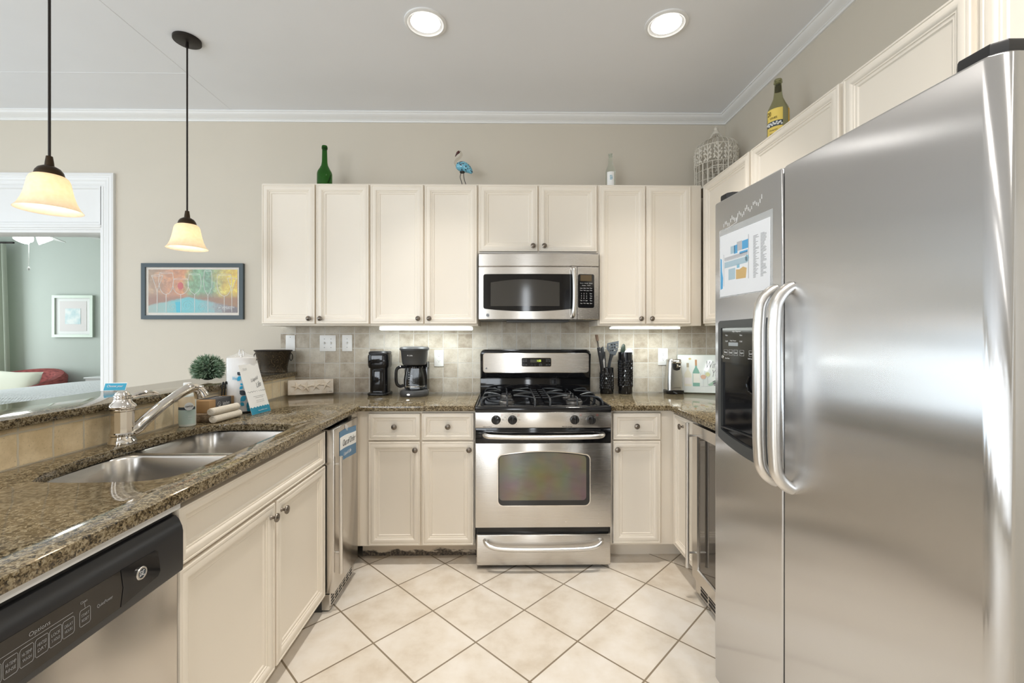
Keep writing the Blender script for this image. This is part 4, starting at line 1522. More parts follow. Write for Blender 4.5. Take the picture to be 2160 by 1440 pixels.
PAX0, PAX1, PAZ0, PAZ1 = PX0 + .045, PX1 - .045, PZ0_ + .047, PZ1_ - .043
pr = obj('print', B(PAX0, PAX1, YB - .0125, YB - .0102, PAZ0, PAZ1), m_paint(), t)
M['chalk'] = plain('chalk_white', (.72, .72, .70), .6)
M['chalkd'] = plain('chalk_grey', (.50, .52, .52), .6)
ya = YB - .0128
PW_, PH_ = PAX1 - PAX0, PAZ1 - PAZ0


def gl(cx, top, wd, depth, kind):
    bm = bmesh.new()
    x0 = PAX0 + cx * PW_
    zt = PAZ0 + top * PH_
    zb = zt - depth * PH_
    w2 = wd * PW_ / 2
    if kind == 'v':
        L = [(-w2, zt), (-w2 * .5, (zt + zb) / 2), (0, zb)]
    elif kind == 'u':
        L = [(-w2 * .82, zt), (-w2, zt - (zt - zb) * .45), (-w2 * .72, zb + (zt - zb) * .22), (0, zb)]
    else:
        L = [(-w2 * .9, zt), (-w2, zt - (zt - zb) * .35), (-w2 * .85, zb + (zt - zb) * .3), (-w2 * .45, zb + (zt - zb) * .07), (0, zb)]
    pl = smooth_path([(x0 + a, ya, b) for a, b in L], 5) if kind != 'v' else [V((x0 + a, ya, b)) for a, b in L]
    prr = [V((2 * x0 - p.x, ya, p.z)) for p in pl]
    tube(pl, .0016, 5, bm)
    tube(prr, .0016, 5, bm)
    top_ = [(x0 + (w2 * (.82 if kind == 'u' else .9 if kind == 'b' else 1)) * math.cos(2 * PI * k / 18), ya, zt + .005 * math.sin(2 * PI * k / 18)) for k in range(18)]
    tube(top_, .0011, 5, bm, True)
    tube([(x0, ya, zb), (x0, ya, PAZ0 + .004)], .0021, 5, bm)
    return obj('painted_glass', bm, 'chalk', pr)


gl(.10, .86, .125, .36, 'v')
gl(.20, .92, .165, .50, 'b')
gl(.365, .78, .175, .36, 'b')
gl(.52, .89, .15, .47, 'u')
gl(.67, .97, .095, .57, 'u')
gl(.855, .88, .165, .50, 'b')
gl(.94, .80, .10, .30, 'v')
obj('painted_wine', prism([(.0200 * math.cos(k * PI / 10), .026 * math.sin(k * PI / 10)) for k in range(20)], .0, .0006, (PAX0 + .36 * PW_, ya + .0003, PAZ0 + .62 * PH_), X_, Z_), plain('wine_red', (.50, .06, .06), .5), pr)
obj('painted_block', prism([(0, 0), (.034, 0), (.030, .076), (-.008, .072)], .0, .0004, (PAX0 + .315 * PW_, ya + .0003, PAZ0 + .002), X_, Z_), plain('cyan_block', (.0, .42, .55), .5), pr)
for cx, cz, r in ((.27, .11, .026), (.44, .14, .040), (.60, .10, .030)):
    pts = [(PAX0 + cx * PW_ + r * (1 - k / 34) * math.cos(k * .42), ya, PAZ0 + cz * PH_ + r * (1 - k / 34) * math.sin(k * .42) + .006) for k in range(30)]
    obj('painted_swirl', tube(pts, .0011, 5), plain('swirl_aqua', (.30, .62, .64), .6), pr)
text('print_title', 'SANDESTIN', (PAX0 + .895 * PW_, YB - .0125, PAZ0 + .125 * PH_), X_, Z_, 'inkw', pr, w=.086, h=.013)
text('print_subtitle', 'WINE FESTIVAL', (PAX0 + .885 * PW_, YB - .0125, PAZ0 + .088 * PH_), X_, Z_, 'inkw', pr, w=.072, h=.0055)
lg = tube([(PAX0 + .80 * PW_ + a, ya, PAZ0 + .115 * PH_ + b) for a, b in ((-.012, -.014), (.012, -.014), (.012, .014), (-.012, .014))], .0009, 4, closed=True)
text_bm('SW', (PAX0 + .80 * PW_, YB - .0125, PAZ0 + .115 * PH_), X_, Z_, w=.016, h=.012, bm=lg)
obj('print_logo', lg, 'inkw', pr, 0)
obj('glazing', B(PX0 + .026, PX1 - .026, YB - .0165, YB - .0150, PZ0_ + .026, PZ1_ - .026), film('picture_glazing', .06, .02), t)

# ================================================================== THINGS ON TOP OF THE WALL CABINETS


def bottle(label, c, h, r, mat, neck=.014, shoulder=.55, seg=36):
    x, y, z = c
    t = thing('wine_bottle', label, 'bottle', c)
    s = shoulder * h
    prof = [(.0001, .012), (r * .6, .002), (r * .94, 0), (r, .006), (r * 1.0, s * .5), (r, s), (r * .93, s + .05 * h), (r * .70, s + .12 * h), (r * .46, s + .20 * h), (neck * 1.15, s + .28 * h),
            (neck, h * .90), (neck, h * .945), (neck * 1.22, h * .950), (neck * 1.22, h * .975), (neck * 1.05, h), (neck * .78, h), (neck * .75, h * .9)]
    obj('body', lathe(prof, c, seg, cap=False), mat, t, 50)
    return t


def wrap(c, r, z0, z1, a0, a1, mat, name, parent, n=14):
    """label wrapped round a bottle, angles in degrees (270 faces the viewer)"""
    R = []
    for k in range(n + 1):
        a = math.radians(a0 + (a1 - a0) * k / n)
        ca, sa = math.cos(a), math.sin(a)
        R.append([(c[0] + (r + d) * ca, c[1] + (r + d) * sa, c[2] + z) for d, z in ((.0003, z0), (.0003, z1), (.0009, z1), (.0009, z0))])
    return obj(name, rings_mesh(R), mat, parent, 60)


c = (-1.188, 2.93, UZ1)
t = bottle('empty green champagne bottle on top of the leftmost wall cabinet', c, .285, .048, 'gglass', .0155, .34)
obj('neck_ring', lathe([(.0165, .262), (.019, .265), (.019, .272), (.0165, .275)], c, 24, cap=False), 'gglass', t)
obj('paper_slip', B(-.001, .001, -.006, .006, 0, .085, Mx=Matrix.Translation((-1.176, 2.925, UZ1 + .012)) @ Matrix.Rotation(.35, 4, 'Y')), plain('yellow_slip', (.75, .60, .08), .6), t)
c = (.725, 2.96, UZ1)
t = bottle('small clear glass bottle with white label on the wall cabinets, right of the glass bird', c, .255, .033, 'cglass', .0125, .52)
wrap(c, .033, .03, .125, 215, 300, 'label_w', 'label', t)
text('label_print', 'SEA', (.722, 2.96 - .0345, UZ1 + .085), X_, Z_, 'teal', t, w=.018, h=.03)
c = (1.43, 2.265, UZ1)
t = bottle('large olive glass bottle with yellow label on the right wall cabinets', c, .355, .050, 'oglass', .0165, .52)
lb = wrap(c, .050, .03, .190, 172, 262, plain('yellow_label', (.80, .60, .13), .55), 'label', t)
wrap(c, .0508, .098, .126, 172, 262, 'slate', 'label_band', t)
wrap(c, .050, .03, .190, 300, 345, plain('orange_label', (.70, .42, .05), .55), 'back_label', t)
def on_b(a, z):
    ra = math.radians(a)
    return (c[0] + .0516 * math.cos(ra), c[1] + .0516 * math.sin(ra), c[2] + z)
for a, z, s, wd, hh in ((190, .168, '20', .020, .022), (215, .142, 'ONES', .034, .010), (215, .080, 'VIN BLANC', .040, .007), (215, .062, 'RESERVE', .034, .006)):
    ra = math.radians(a)
    text('label_print', s, on_b(a, z), (-math.sin(ra), math.cos(ra), 0), Z_, 'bronze', t, w=wd, h=hh)
bm = bmesh.new()
for k in range(14):
    sphere(on_b(178 + k * 6, .112 + .006 * math.sin(k * 2.3)), .0052, bm, u=8, vv=6)
obj('label_grapes', bm, 'inkw', t, 60)
obj('cork', lathe([(.0115, 0), (.012, .04), (.0115, .041), (.0001, .041)], (c[0], c[1], c[2] + .290), 16), plain('cork_brown', (.36, .20, .09), .8), t)

# glass bird
t = thing('glass_bird', 'blue speckled glass heron figurine on wire legs atop the wall cabinets', 'figurine', (-.262, 2.95, UZ1))


def m_bird():
    a = Mat('speckled_blue_glass')
    c = a.coord()
    v = a.n('TexVoronoi', Vector=c, Scale=75.0, Randomness=1.0)
    d = a.ramp(v.outputs['Distance'], [(.34, (0, 0, 0)), (.42, (1, 1, 1))])
    pick = a.ramp(a.n('SeparateColor', Color=v.outputs['Color']).outputs[0], [(.58, (.01, .012, .03)), (.62, (.16, .45, .60)), (.8, (.30, .55, .62))], 'CONSTANT')
    return a.bs(Base_Color=a.mix(d, pick, (.14, .42, .56)), Roughness=.08, Coat_Weight=.6, Coat_Roughness=.03)


bx, by, bz = -.262, 2.95, UZ1
sp = smooth_path([(bx - .052, by, bz + .168), (bx - .030, by, bz + .163), (bx - .004, by, bz + .158), (bx + .026, by, bz + .142), (bx + .052, by, bz + .118)], 5)
obj('body', tube(sp, [.010 + .027 * math.sin(PI * min(1, .10 + .86 * k / 20)) ** .9 - .006 * (k / 20) for k in range(21)], 18), m_bird(), t, 60)
nk = smooth_path([(bx - .050, by, bz + .168), (bx - .060, by, bz + .188), (bx - .050, by, bz + .206), (bx - .030, by, bz + .222), (bx - .020, by, bz + .240), (bx - .026, by, bz + .256), (bx - .036, by, bz + .260)], 5)
obj('neck', tube(nk, [.010 - .004 * k / 30 for k in range(31)], 12), glass('frosted_glass_neck', (.85, .82, .78), .08, 1.25), t, 60)
bk = smooth_path([(bx - .033, by, bz + .262), (bx - .046, by, bz + .252), (bx - .056, by, bz + .238), (bx - .062, by, bz + .226)], 4)
obj('beak', tube(bk, [.0075, .0085, .009, .0088, .0082, .0074, .0062, .005, .0042, .0035, .0028, .002, .0014], 10), plain('maroon_glass', (.06, .008, .006), .1), t, 60)
obj('eye', sphere((bx - .026, by - .008, bz + .260), .0028), 'black', t)
obj('leg_mount', lathe([(.0001, -.004), (.016, -.003), (.018, .003), (.012, .008)], (bx - .014, by, bz + .122), 18), 'blackm', t)
for s, (x1, x2) in ((-1, (-.022, -.012)), (1, (-.006, .020))):
    obj('leg', tube(smooth_path([(bx + x1, by + s * .004, bz + .124), (bx + x1 - .002 + .004 * s, by + s * .006, bz + .085), (bx + (x1 + x2) / 2, by + s * .008, bz + .05), (bx + x2, by + s * .010, bz + .001)], 4), .0022, 8), 'blackm', t)

# birdcage
cx_, cy_, cz_, R_ = 1.44, 2.952, UZ1, .133
t = thing('birdcage', 'cream filigree wire birdcage in the corner atop the wall cabinets', 'birdcage', (cx_, cy_, cz_))
M['cagew'] = plain('cream_wire', (.66, .62, .54), .5)


def circ(r, z, n=40):
    return [(cx_ + r * math.cos(2 * PI * k / n), cy_ + r * math.sin(2 * PI * k / n), cz_ + z) for k in range(n)]


obj('base_tray', lathe([(.0001, .0), (R_ + .004, .0), (R_ + .006, .006), (R_ + .004, .014), (R_, .014), (R_ - .002, .004), (.0001, .004)], (cx_, cy_, cz_), 40, cap=False), 'cagew', t)
for z, r in ((.055, .0022), (.168, .0028), (.281, .0030), (.120, .0018)):
    obj('hoop', tube(circ(R_, z), r, 6, closed=True), 'cagew', t)
NW = 26
for k in range(NW):
    a = 2 * PI * k / NW
    ca, sa = math.cos(a), math.sin(a)
    pts = [(R_, .012), (R_, .168)]
    obj('wire', tube([(cx_ + r * ca, cy_ + r * sa, cz_ + z) for r, z in pts], .0026 if k % 5 else .0045, 6), 'cagew', t)
for k in range(NW):
    a = 2 * PI * k / NW
    ca, sa = math.cos(a), math.sin(a)
    dm = smooth_path([(cx_ + r * ca, cy_ + r * sa, cz_ + z) for r, z in ((R_, .280), (R_ * .97, .300), (R_ * .80, .322), (R_ * .52, .342), (R_ * .30, .362), (R_ * .235, .378), (R_ * .22, .385))], 3)
    obj('dome_wire', tube(dm, .0021, 5), 'cagew', t)
bm = bmesh.new()
rnd = random.Random(4)
def cyl(a, z):
    return V((cx_ + R_ * math.cos(a), cy_ + R_ * math.sin(a), cz_ + z))
for k in range(13):
    a = 2 * PI * k / 13
    tube([cyl(a, .168), cyl(a + .02, .225), cyl(a, .281)], .0042, 5, bm)
    for j in range(3):
        z0 = .175 + j * .032
        for s in (-1, 1):
            tube([cyl(a, z0), cyl(a + s * .08, z0 + .016), cyl(a + s * .19, z0 + .040)], [.0036, .0032, .002], 5, bm)
            p = cyl(a + s * (.08 + .06 * rnd.random()), z0 + .008 + .012 * rnd.random())
            sphere(p, .0075, bm, sz=1.3, u=6, vv=4)
            sphere(cyl(a + s * .17, z0 + .020 * rnd.random()), .0065, bm, sz=1.2, u=6, vv=4)
obj('filigree_band', bm, 'cagew', t, 60)
obj('finial', lathe([(.030, .383), (.030, .388), (.024, .392), (.021, .402), (.015, .409), (.011, .413), (.0125, .418), (.013, .425), (.010, .433), (.005, .437), (.0001, .438)], (cx_, cy_, cz_), 24), 'cagew', t)
obj('hook', tube(smooth_path([(cx_ + .030, cy_, cz_ + .388), (cx_ + .018, cy_, cz_ + .415), (cx_ + .006, cy_, cz_ + .440), (cx_, cy_, cz_ + .445), (cx_ - .005, cy_, cz_ + .440)], 4), .0022, 6), 'cagew', t)
obj('door_frame', tube([cyl(3.9, .02), cyl(3.9, .12), cyl(4.15, .132), cyl(4.45, .135), cyl(4.75, .132), cyl(5.0, .12), cyl(5.0, .02)], .0028, 6), 'cagew', t)
obj('latch', B(-.006, .006, -.004, .004, -.012, .012, .002, Mx=Matrix.Translation(cyl(4.3, .276))), 'cagew', t)

# ================================================================== BACK COUNTER
# starfish plaque leaning in the left corner
ang = math.atan2(3.085 - 2.955, -1.175 + 1.448)
u = V((math.cos(ang), math.sin(ang), 0))
v = V((u.y * -.14, u.x * .14, 1)).normalized()
o = V((-1.450, 2.968, CT + .001))
t = thing('starfish_plaque', 'cream wooden plaque with four starfish leaning in the left corner', 'plaque', tuple(o))


def m_plaque():
    a = Mat('antiqued_cream_board')
    c = a.coord()
    return a.bs(Base_Color=a.ramp(a.noise(c, 14, 4, .6), [(.35, (.72, .62, .50)), (.55, (.84, .77, .68))]), Roughness=.6)


def quadP(w0, w1, h0, h1, d0, d1, bev=0.0):
    n = u.cross(v)
    bm = prism(rect(w0, w1, h0, h1), d0, d1, o, u, v, bev=bev)
    return bm


obj('board', quadP(0, .285, 0, .100, 0, .016, .002), m_plaque(), t)
obj('board_edge', ring_prism(rect(-.0006, .2856, -.0004, .1006), rect(.0004, .2846, .0004, .0996), .0150, o, u, v), plain('worn_brown_edge', (.20, .11, .04), .7), t)
for k, (cw, ch, r, rot) in enumerate(((.055, .056, .030, .25), (.112, .050, .036, -.1), (.172, .054, .032, .15), (.234, .062, .036, .35))):
    bm = bmesh.new()
    n = u.cross(v)
    c0 = o + u * cw + v * ch + n * .020
    for j in range(5):
        a = PI / 2 + rot + 2 * PI * j / 5
        d = u * math.cos(a) + v * math.sin(a)
        tube([c0, c0 + d * r * .35, c0 + d * r * .75, c0 + d * r * 1.05], [.0085, .0065, .0038, .0014], 8, bm)
    obj('starfish', bm, plain('starfish_cream', (.86, .76, .63), .8), t, 60)
text('signature', 'J. Mills', tuple(o + u * .258 + v * .012 + u.cross(v) * .0162), u, v, 'ink', t, w=.04, h=.007, shear=.4)

# pod coffee machine
x, y = -.845, 3.02
t = thing('pod_coffee_maker', 'slim black single-serve coffee maker left of the drip machine', 'coffee maker', (x, y, CT))


def slabs(prof, c, r=.02, n=5):
    """stacked rounded-rectangle sections: (halfx, halfy, z)"""
    return rings_mesh([[(c[0] + a, c[1] + b, z) for a, b in rrect(-hx, hx, -hy, hy, min(r, hx * .9, hy * .9), n)] for hx, hy, z in prof])


obj('base', slabs([(.070, .072, CT), (.072, .075, CT + .004), (.072, .075, CT + .014), (.064, .068, CT + .020)], (x, y), .03), 'black', t)
obj('column', slabs([(.060, .060, CT + .018), (.060, .062, CT + .18), (.063, .064, CT + .205)], (x, y + .004), .03), 'black', t)
obj('brew_head', slabs([(.066, .068, CT + .185), (.070, .074, CT + .200), (.071, .075, CT + .262), (.069, .073, CT + .274)], (x, y - .002), .035), 'black', t)
obj('lid', slabs([(.066, .070, CT + .275), (.067, .071, CT + .288), (.062, .066, CT + .296), (.03, .03, CT + .298)], (x, y), .035), 'blackp', t)
obj('lid_tab', B(x - .01, x + .062, y - .080, y - .06, CT + .278, CT + .286, .003), 'blackp', t)
obj('front_recess', B(x - .036, x + .036, y - .0625, y - .056, CT + .03, CT + .175, .006), 'black', t)
obj('brew_button', lathe([(.006, 0), (.006, .002), (.0001, .0025)], seg=16, Mx=frame_mat((x + .045, y - .0770, CT + .235), X_, Z_)), 'dgrey', t)

# drip coffee maker
x, y = -.600, 2.965
t = thing('drip_coffee_maker', 'black drip coffee maker with glass carafe on the back counter', 'coffee maker', (x, y, CT))
obj('base', lathe([(.0001, 0), (.093, 0), (.096, .006), (.096, .022), (.092, .034), (.082, .040), (.0001, .041)], (x, y, CT), 44, sy=1.0), 'dgrey', t)
obj('warming_plate', lathe([(.066, .041), (.066, .044), (.0001, .0442)], (x, y, CT), 32), 'black', t)
obj('tower', prism([(x - .075, y + .04), (x + .082, y + .02), (x + .085, y + .09), (x - .075, y + .09)], CT + .035, CT + .225, bev=.006), 'black', t)
obj('brew_basket', lathe([(.070, .205), (.078, .210), (.082, .225), (.090, .300), (.094, .305), (.094, .310)], (x, y, CT), 44), 'dgrey', t)
obj('lid', lathe([(.098, .308), (.099, .316), (.092, .326), (.060, .330), (.0001, .331)], (x, y, CT), 44), 'dgrey', t)
obj('switch', prism([(.011 * math.cos(k * PI / 9), .0062 * math.sin(k * PI / 9)) for k in range(18)], 0, .003, (x - .02, y - .0945, CT + .017), X_, Z_), 'steel', t)
text('maker_lettering', 'Mr. Coffee', (x - .012, y - .0885, CT + .272), X_, Z_, 'inkw', t, w=.036, h=.009, shear=.3)
cf = obj('carafe', lathe([(.058, .046), (.066, .050), (.071, .075), (.070, .11), (.064, .150), (.058, .178), (.055, .190)], (x, y, CT), 40, cap=False), 'glass', t, 60)
obj('carafe_bottom', lathe([(.0001, .046), (.058, .046)], (x, y, CT), 40, cap=False), 'glass', cf)
obj('carafe_collar', lathe([(.0555, .186), (.060, .187), (.060, .197), (.052, .200), (.0001, .201)], (x, y, CT), 40), 'black', cf)
obj('carafe_band', lathe([(.0715, .062), (.0722, .062), (.0722, .068), (.0715, .068)], (x, y, CT), 40, cap=False), 'steel', cf)
obj('carafe_handle', tube(smooth_path([(x - .056, y - .018, CT + .192), (x - .085, y - .034, CT + .194), (x - .108, y - .044, CT + .178), (x - .112, y - .046, CT + .13), (x - .108, y - .044, CT + .085), (x - .090, y - .036, CT + .066), (x - .068, y - .024, CT + .070)], 4), .0105, 10), 'black', cf)
bm = bmesh.new()
for k in range(6):
    a = math.radians(248)
    z = CT + .08 + k * .016
    tube([(x + .0712 * math.cos(a), y + .0712 * math.sin(a), z), (x + .0712 * math.cos(a + .14), y + .0712 * math.sin(a + .14), z)], .0008, 4, bm)
obj('carafe_marks', bm, 'inkw', cf, 0)

# utensil crocks


def crock(label, x, y, r, h):
    t = thing('utensil_crock', label, 'utensil holder', (x, y, CT))
    prof = [(.0001, 0), (r * .94, 0), (r * .97, .004), (r * .97, h), (r * .90, h), (r * .90, .02), (.0001, .02)]
    obj('body', lathe(prof, (x, y, CT), 40, cap=False), 'black', t, 40)
    # raised diamond relief, pointed facets in staggered rows
    bm = bmesh.new()
    z0, z1 = h * .17, h * .80
    rows = max(4, round((z1 - z0) / .016))
    cols = 20
    for j in range(rows):
        z = CT + z0 + (z1 - z0) * (j + .5) / rows
        dh = (z1 - z0) / rows * .92
        for i in range(cols):
            a = 2 * PI * (i + .5 * (j % 2)) / cols
            da = PI / cols * .95
            rr = r * .972
            def pt(aa, zz, rad):
                return bm.verts.new((x + rad * math.cos(aa), y + rad * math.sin(aa), zz))
            vs = [pt(a - da, z, rr), pt(a, z - dh, rr), pt(a + da, z, rr), pt(a, z + dh, rr)]
            tip = pt(a, z, rr + .0038)
            for k in range(4):
                bm.faces.new((vs[k], vs[(k + 1) % 4], tip))
    obj('diamond_relief', bm, 'black', t, 0)
    return t


crock('shorter black diamond-relief crock holding brush and spatula, right of the range', .722, 3.055, .0475, .180)
crock('taller black diamond-relief crock beside the shorter utensil crock', .852, 3.055, .0500, .288)

t = thing('basting_brush', 'black-handled grill brush standing tilted in the shorter crock', 'brush', (.70, 3.03, CT + .05))
p0, p1 = V((.708, 3.035, CT + .03)), V((.640, 3.00, CT + .405))
d = (p1 - p0).normalized()
L_ = (p1 - p0).length
obj('handle', tube([p0 + d * L_ * .30, p0 + d * L_ * .33, p0 + d * L_ * .55, p0 + d * L_ * .76, p0 + d * L_ * .78], [.010, .0125, .011, .0125, .011], 10), 'blackp', t, 60)
obj('shank', tube([p0, p0 + d * L_ * .31], .004, 8), 'steel', t)
obj('ferrule', tube([p0 + d * L_ * .78, p0 + d * L_ * .88, p0 + d * L_ * .90], [.007, .0085, .010], 10), 'steel', t)
bm = bmesh.new()
for k in range(18):
    q = p0 + d * L_ * .89 + V((random.uniform(-.009, .009), random.uniform(-.006, .006), 0))
    tube([q, q + d * L_ * .12 + V((random.uniform(-.002, .002), 0, 0))], .0016, 4, bm)
o_ = obj('bristles', bm, plain('brown_bristle', (.20, .13, .09), .9), t, 0)
for s in (.36, .70):
    obj('rivet', sphere(tuple(p0 + d * L_ * s + V((.001, -.0118, -.001))), .003, u=10, vv=6), 'steel', t)

t = thing('slotted_spatula', 'grey nylon slotted turner standing in the shorter crock', 'spatula', (.74, 3.05, CT + .03))
bl = bmesh.new()
pts = [(-.018, -.052), (.012, -.052), (.040, .000), (.048, .044), (-.036, .036), (-.046, .000)]
hl = [(cx2, cz2) for cx2 in (-.024, -.006, .012, .030) for cz2 in (-.018, .002, .022)]
for i in range(len(pts)):
    bl.verts.new((pts[i][0], pts[i][1], 0))
bl.verts.ensure_lookup_table()
es = [bl.edges.new((bl.verts[i], bl.verts[(i + 1) % len(pts)])) for i in range(len(pts))]
for hx_, hz_ in hl:
    hv = [bl.verts.new((hx_ + .0052 * math.cos(k * PI / 4), hz_ + .0062 * math.sin(k * PI / 4), 0)) for k in range(8)]
    es += [bl.edges.new((hv[i], hv[(i + 1) % 8])) for i in range(8)]
bmesh.ops.triangle_fill(bl, use_beauty=True, edges=es)
g = bmesh.ops.extrude_face_region(bl, geom=list(bl.faces))
for e in g['geom']:
    if isinstance(e, bmesh.types.BMVert):
        e.co.z += .003
bmesh.ops.transform(bl, matrix=frame_mat((.758, 3.03, CT + .318), (1, .15, .10), (-.1, .05, 1)), verts=bl.verts)
obj('blade', bl, 'sstool', t, 0)
obj('handle', tube(smooth_path([(.728, 3.06, CT + .03), (.738, 3.05, CT + .16), (.745, 3.035, CT + .24), (.752, 3.032, CT + .275)], 4), [.006] * 8 + [.0085, .010, .012, .014, .016], 10), 'sstool', t, 60)

t = thing('pasta_fork', 'black nylon pasta fork behind the turner in the shorter crock', 'serving fork', (.74, 3.07, CT + .03))
obj('handle', tube([(.718, 3.07, CT + .03), (.742, 3.082, CT + .20), (.765, 3.088, CT + .30)], [.005, .006, .009], 8), 'blackp', t, 60)
bm = tube([(.765, 3.088, CT + .29), (.772, 3.088, CT + .33), (.778, 3.080, CT + .345)], [.014, .020, .012], 10)
o_ = obj('head', bm, 'blackp', t, 60)
for k in range(3):
    obj('tine', tube([(.768 + k * .011, 3.078, CT + .336), (.767 + k * .012, 3.064, CT + .358)], [.005, .003], 6), 'blackp', o_)

t = thing('tongs', 'steel tongs with grey tips standing in the shorter crock', 'tongs', (.70, 3.06, CT + .03))
for s in (0, 1):
    obj('arm', tube([(.705 + s * .012, 3.07, CT + .03), (.703 + s * .010, 3.075, CT + .20), (.697 + s * .014, 3.078, CT + .29)], [.006, .0075, .0065], 4), 'steel', t, 20)
obj('tip', tube([(.697, 3.076, CT + .23), (.694, 3.078, CT + .27), (.697, 3.080, CT + .315), (.702, 3.080, CT + .325)], [.008, .015, .010, .004], 8), 'sstool', t, 60)

t = thing('serving_spoon', 'green-black nylon spoon standing in the taller crock', 'spoon', (.84, 3.05, CT + .10))
obj('handle', tube([(.845, 3.05, CT + .03), (.836, 3.06, CT + .26)], .006, 8), 'sstool', t)
q = Matrix.Translation((.836, 3.055, CT + .302)) @ Matrix.Rotation(.12, 4, 'Y') @ Matrix.Rotation(.5, 4, 'Z')
obj('bowl', lathe([(.0001, -.045), (.012, -.038), (.021, -.015), (.021, .01), (.015, .034), (.006, .043), (.0001, .044)], seg=20, Mx=q @ Matrix.Diagonal((1, .35, 1, 1))), plain('green_black_nylon', (.02, .03, .02), .35), t, 60)

t = thing('rice_paddle', 'white oval paddle standing in the taller crock', 'paddle', (.87, 3.05, CT + .10))
obj('handle', tube([(.860, 3.055, CT + .03), (.866, 3.045, CT + .25)], .005, 8), 'label_w', t)
q = Matrix.Translation((.868, 3.042, CT + .270)) @ Matrix.Rotation(.45, 4, 'Y')
obj('blade', lathe([(.0001, -.045), (.016, -.036), (.030, -.008), (.029, .018), (.018, .038), (.0001, .045)], seg=24, Mx=q @ Matrix.Diagonal((1, .12, 1, 1))), 'label_w', t, 60)

# can opener
x, y = 1.187, 3.045
t = thing('can_opener', 'brushed steel electric can opener on the back counter, before the wine board', 'can opener', (x, y, CT))
obj('base', slabs([(.060, .050, CT), (.062, .052, CT + .004), (.062, .052, CT + .024), (.056, .046, CT + .028)], (x, y), .03), 'black', t)
obj('body', slabs([(.055, .045, CT + .026), (.052, .043, CT + .12), (.046, .038, CT + .205), (.045, .037, CT + .222)], (x, y), .022), brushed('opener_steel', (.66, .65, .62), .25, 'z', 'x'), t)
obj('top_cap', slabs([(.046, .038, CT + .222), (.046, .038, CT + .233), (.042, .034, CT + .239)], (x, y), .022), 'steel', t)
hd_ = obj('cutter_recess', prism([(-.026, -.012), (-.020, -.032), (0, -.038), (.020, -.032), (.026, -.012), (.026, .026), (-.026, .026)], 0, .010, (x + .004, y - .040, CT + .200), X_, Z_, bev=.003), 'blackp', t)
obj('cutting_wheel', lathe([(.010, 0), (.011, .006), (.0001, .007)], seg=20, Mx=frame_mat((x + .002, y - .050, CT + .195), X_, Z_)), 'chrome', hd_)
obj('lever', B(x - .026, x + .034, y - .056, y - .046, CT + .212, CT + .224, .003), 'chrome', t)
obj('magnet_arm', B(x + .004, x + .03, y - .058, y - .048, CT + .186, CT + .196, .002), 'steel', hd_)
text('maker_lettering', 'Hamilton Beach', (x + .008, y - .0462, CT + .044), X_, V((0, .03, 1)).normalized(), 'ink', t, w=.045, h=.006)

# wine cutting board leaning across the right corner
a = math.radians(-13)
u = V((math.cos(a), math.sin(a), 0))
v = V((-u.y * -.10, .10, 1)).normalized()
o = V((1.236, 3.098, CT + .001))
t = thing('wine_board', 'glass cutting board painted with wine bottles and lettering, right of the can opener', 'cutting board', tuple(o))
v = (v - u * v.dot(u)).normalized()
n_ = u.cross(v)


def m_board():
    a_ = Mat('painted_board')
    c = a_.coord()
    return a_.bs(Base_Color=a_.ramp(a_.noise(c, 6, 3), [(.35, (.72, .76, .72)), (.6, (.84, .84, .80))]), Roughness=.12)


BW, BH = .34, .268
obj('board', prism(rrect(0, BW, 0, BH, .008, 4), 0, .006, o, u, v, bev=.001), m_board(), t)
obj('board_border', ring_prism(rrect(0, BW, 0, BH, .008, 4), rrect(.003, BW - .003, .003, BH - .003, .006, 4), .0064, o, u, v), plain('sage_border', (.42, .47, .38), .3), t)


def art(pts, mat, name, lift=.0062, th=.0004):
    return obj(name, prism(pts, lift, lift + th, o, u, v), mat, t, 0)


def bshape(cx, h, r, z0=.045):
    return [(cx - r, z0), (cx + r, z0), (cx + r, z0 + h * .52), (cx + r * .7, z0 + h * .62), (cx + r * .28, z0 + h * .72), (cx + r * .28, z0 + h), (cx - r * .28, z0 + h), (cx - r * .28, z0 + h * .72), (cx - r * .7, z0 + h * .62), (cx - r, z0 + h * .52)]


art(bshape(.125, .185, .023), plain('art_green', (.22, .42, .34), .3), 'painted_bottle')
art(rect(.105, .148, .070, .135), plain('art_cream', (.80, .78, .70), .4), 'painted_label', .0068)
art(rect(.1185, .1315, .19, .232), plain('art_tan', (.55, .30, .15), .4), 'painted_capsule', .0068)
art(bshape(.070, .160, .024), plain('art_pale_gold', (.76, .72, .58), .4), 'painted_bottle')
art(rect(.048, .093, .060, .105), plain('art_offwhite', (.80, .76, .72), .4), 'painted_label', .0068)
art(rect(.062, .078, .178, .208), plain('art_khaki', (.42, .36, .25), .4), 'painted_capsule', .0068)
art([(.172 + .018 * math.cos(k * PI / 8), .112 + .015 * math.sin(k * PI / 8)) for k in range(16)], plain('art_rose', (.66, .42, .30), .4), 'painted_wine', .0068)
art([(.200 + .016 * math.cos(k * PI / 8), .130 + .015 * math.sin(k * PI / 8)) for k in range(16)], plain('art_lime', (.66, .66, .36), .4), 'painted_wine', .0068)


def bp(a_, b_, l=.0068):
    return o + u * a_ + v * b_ + n_ * l


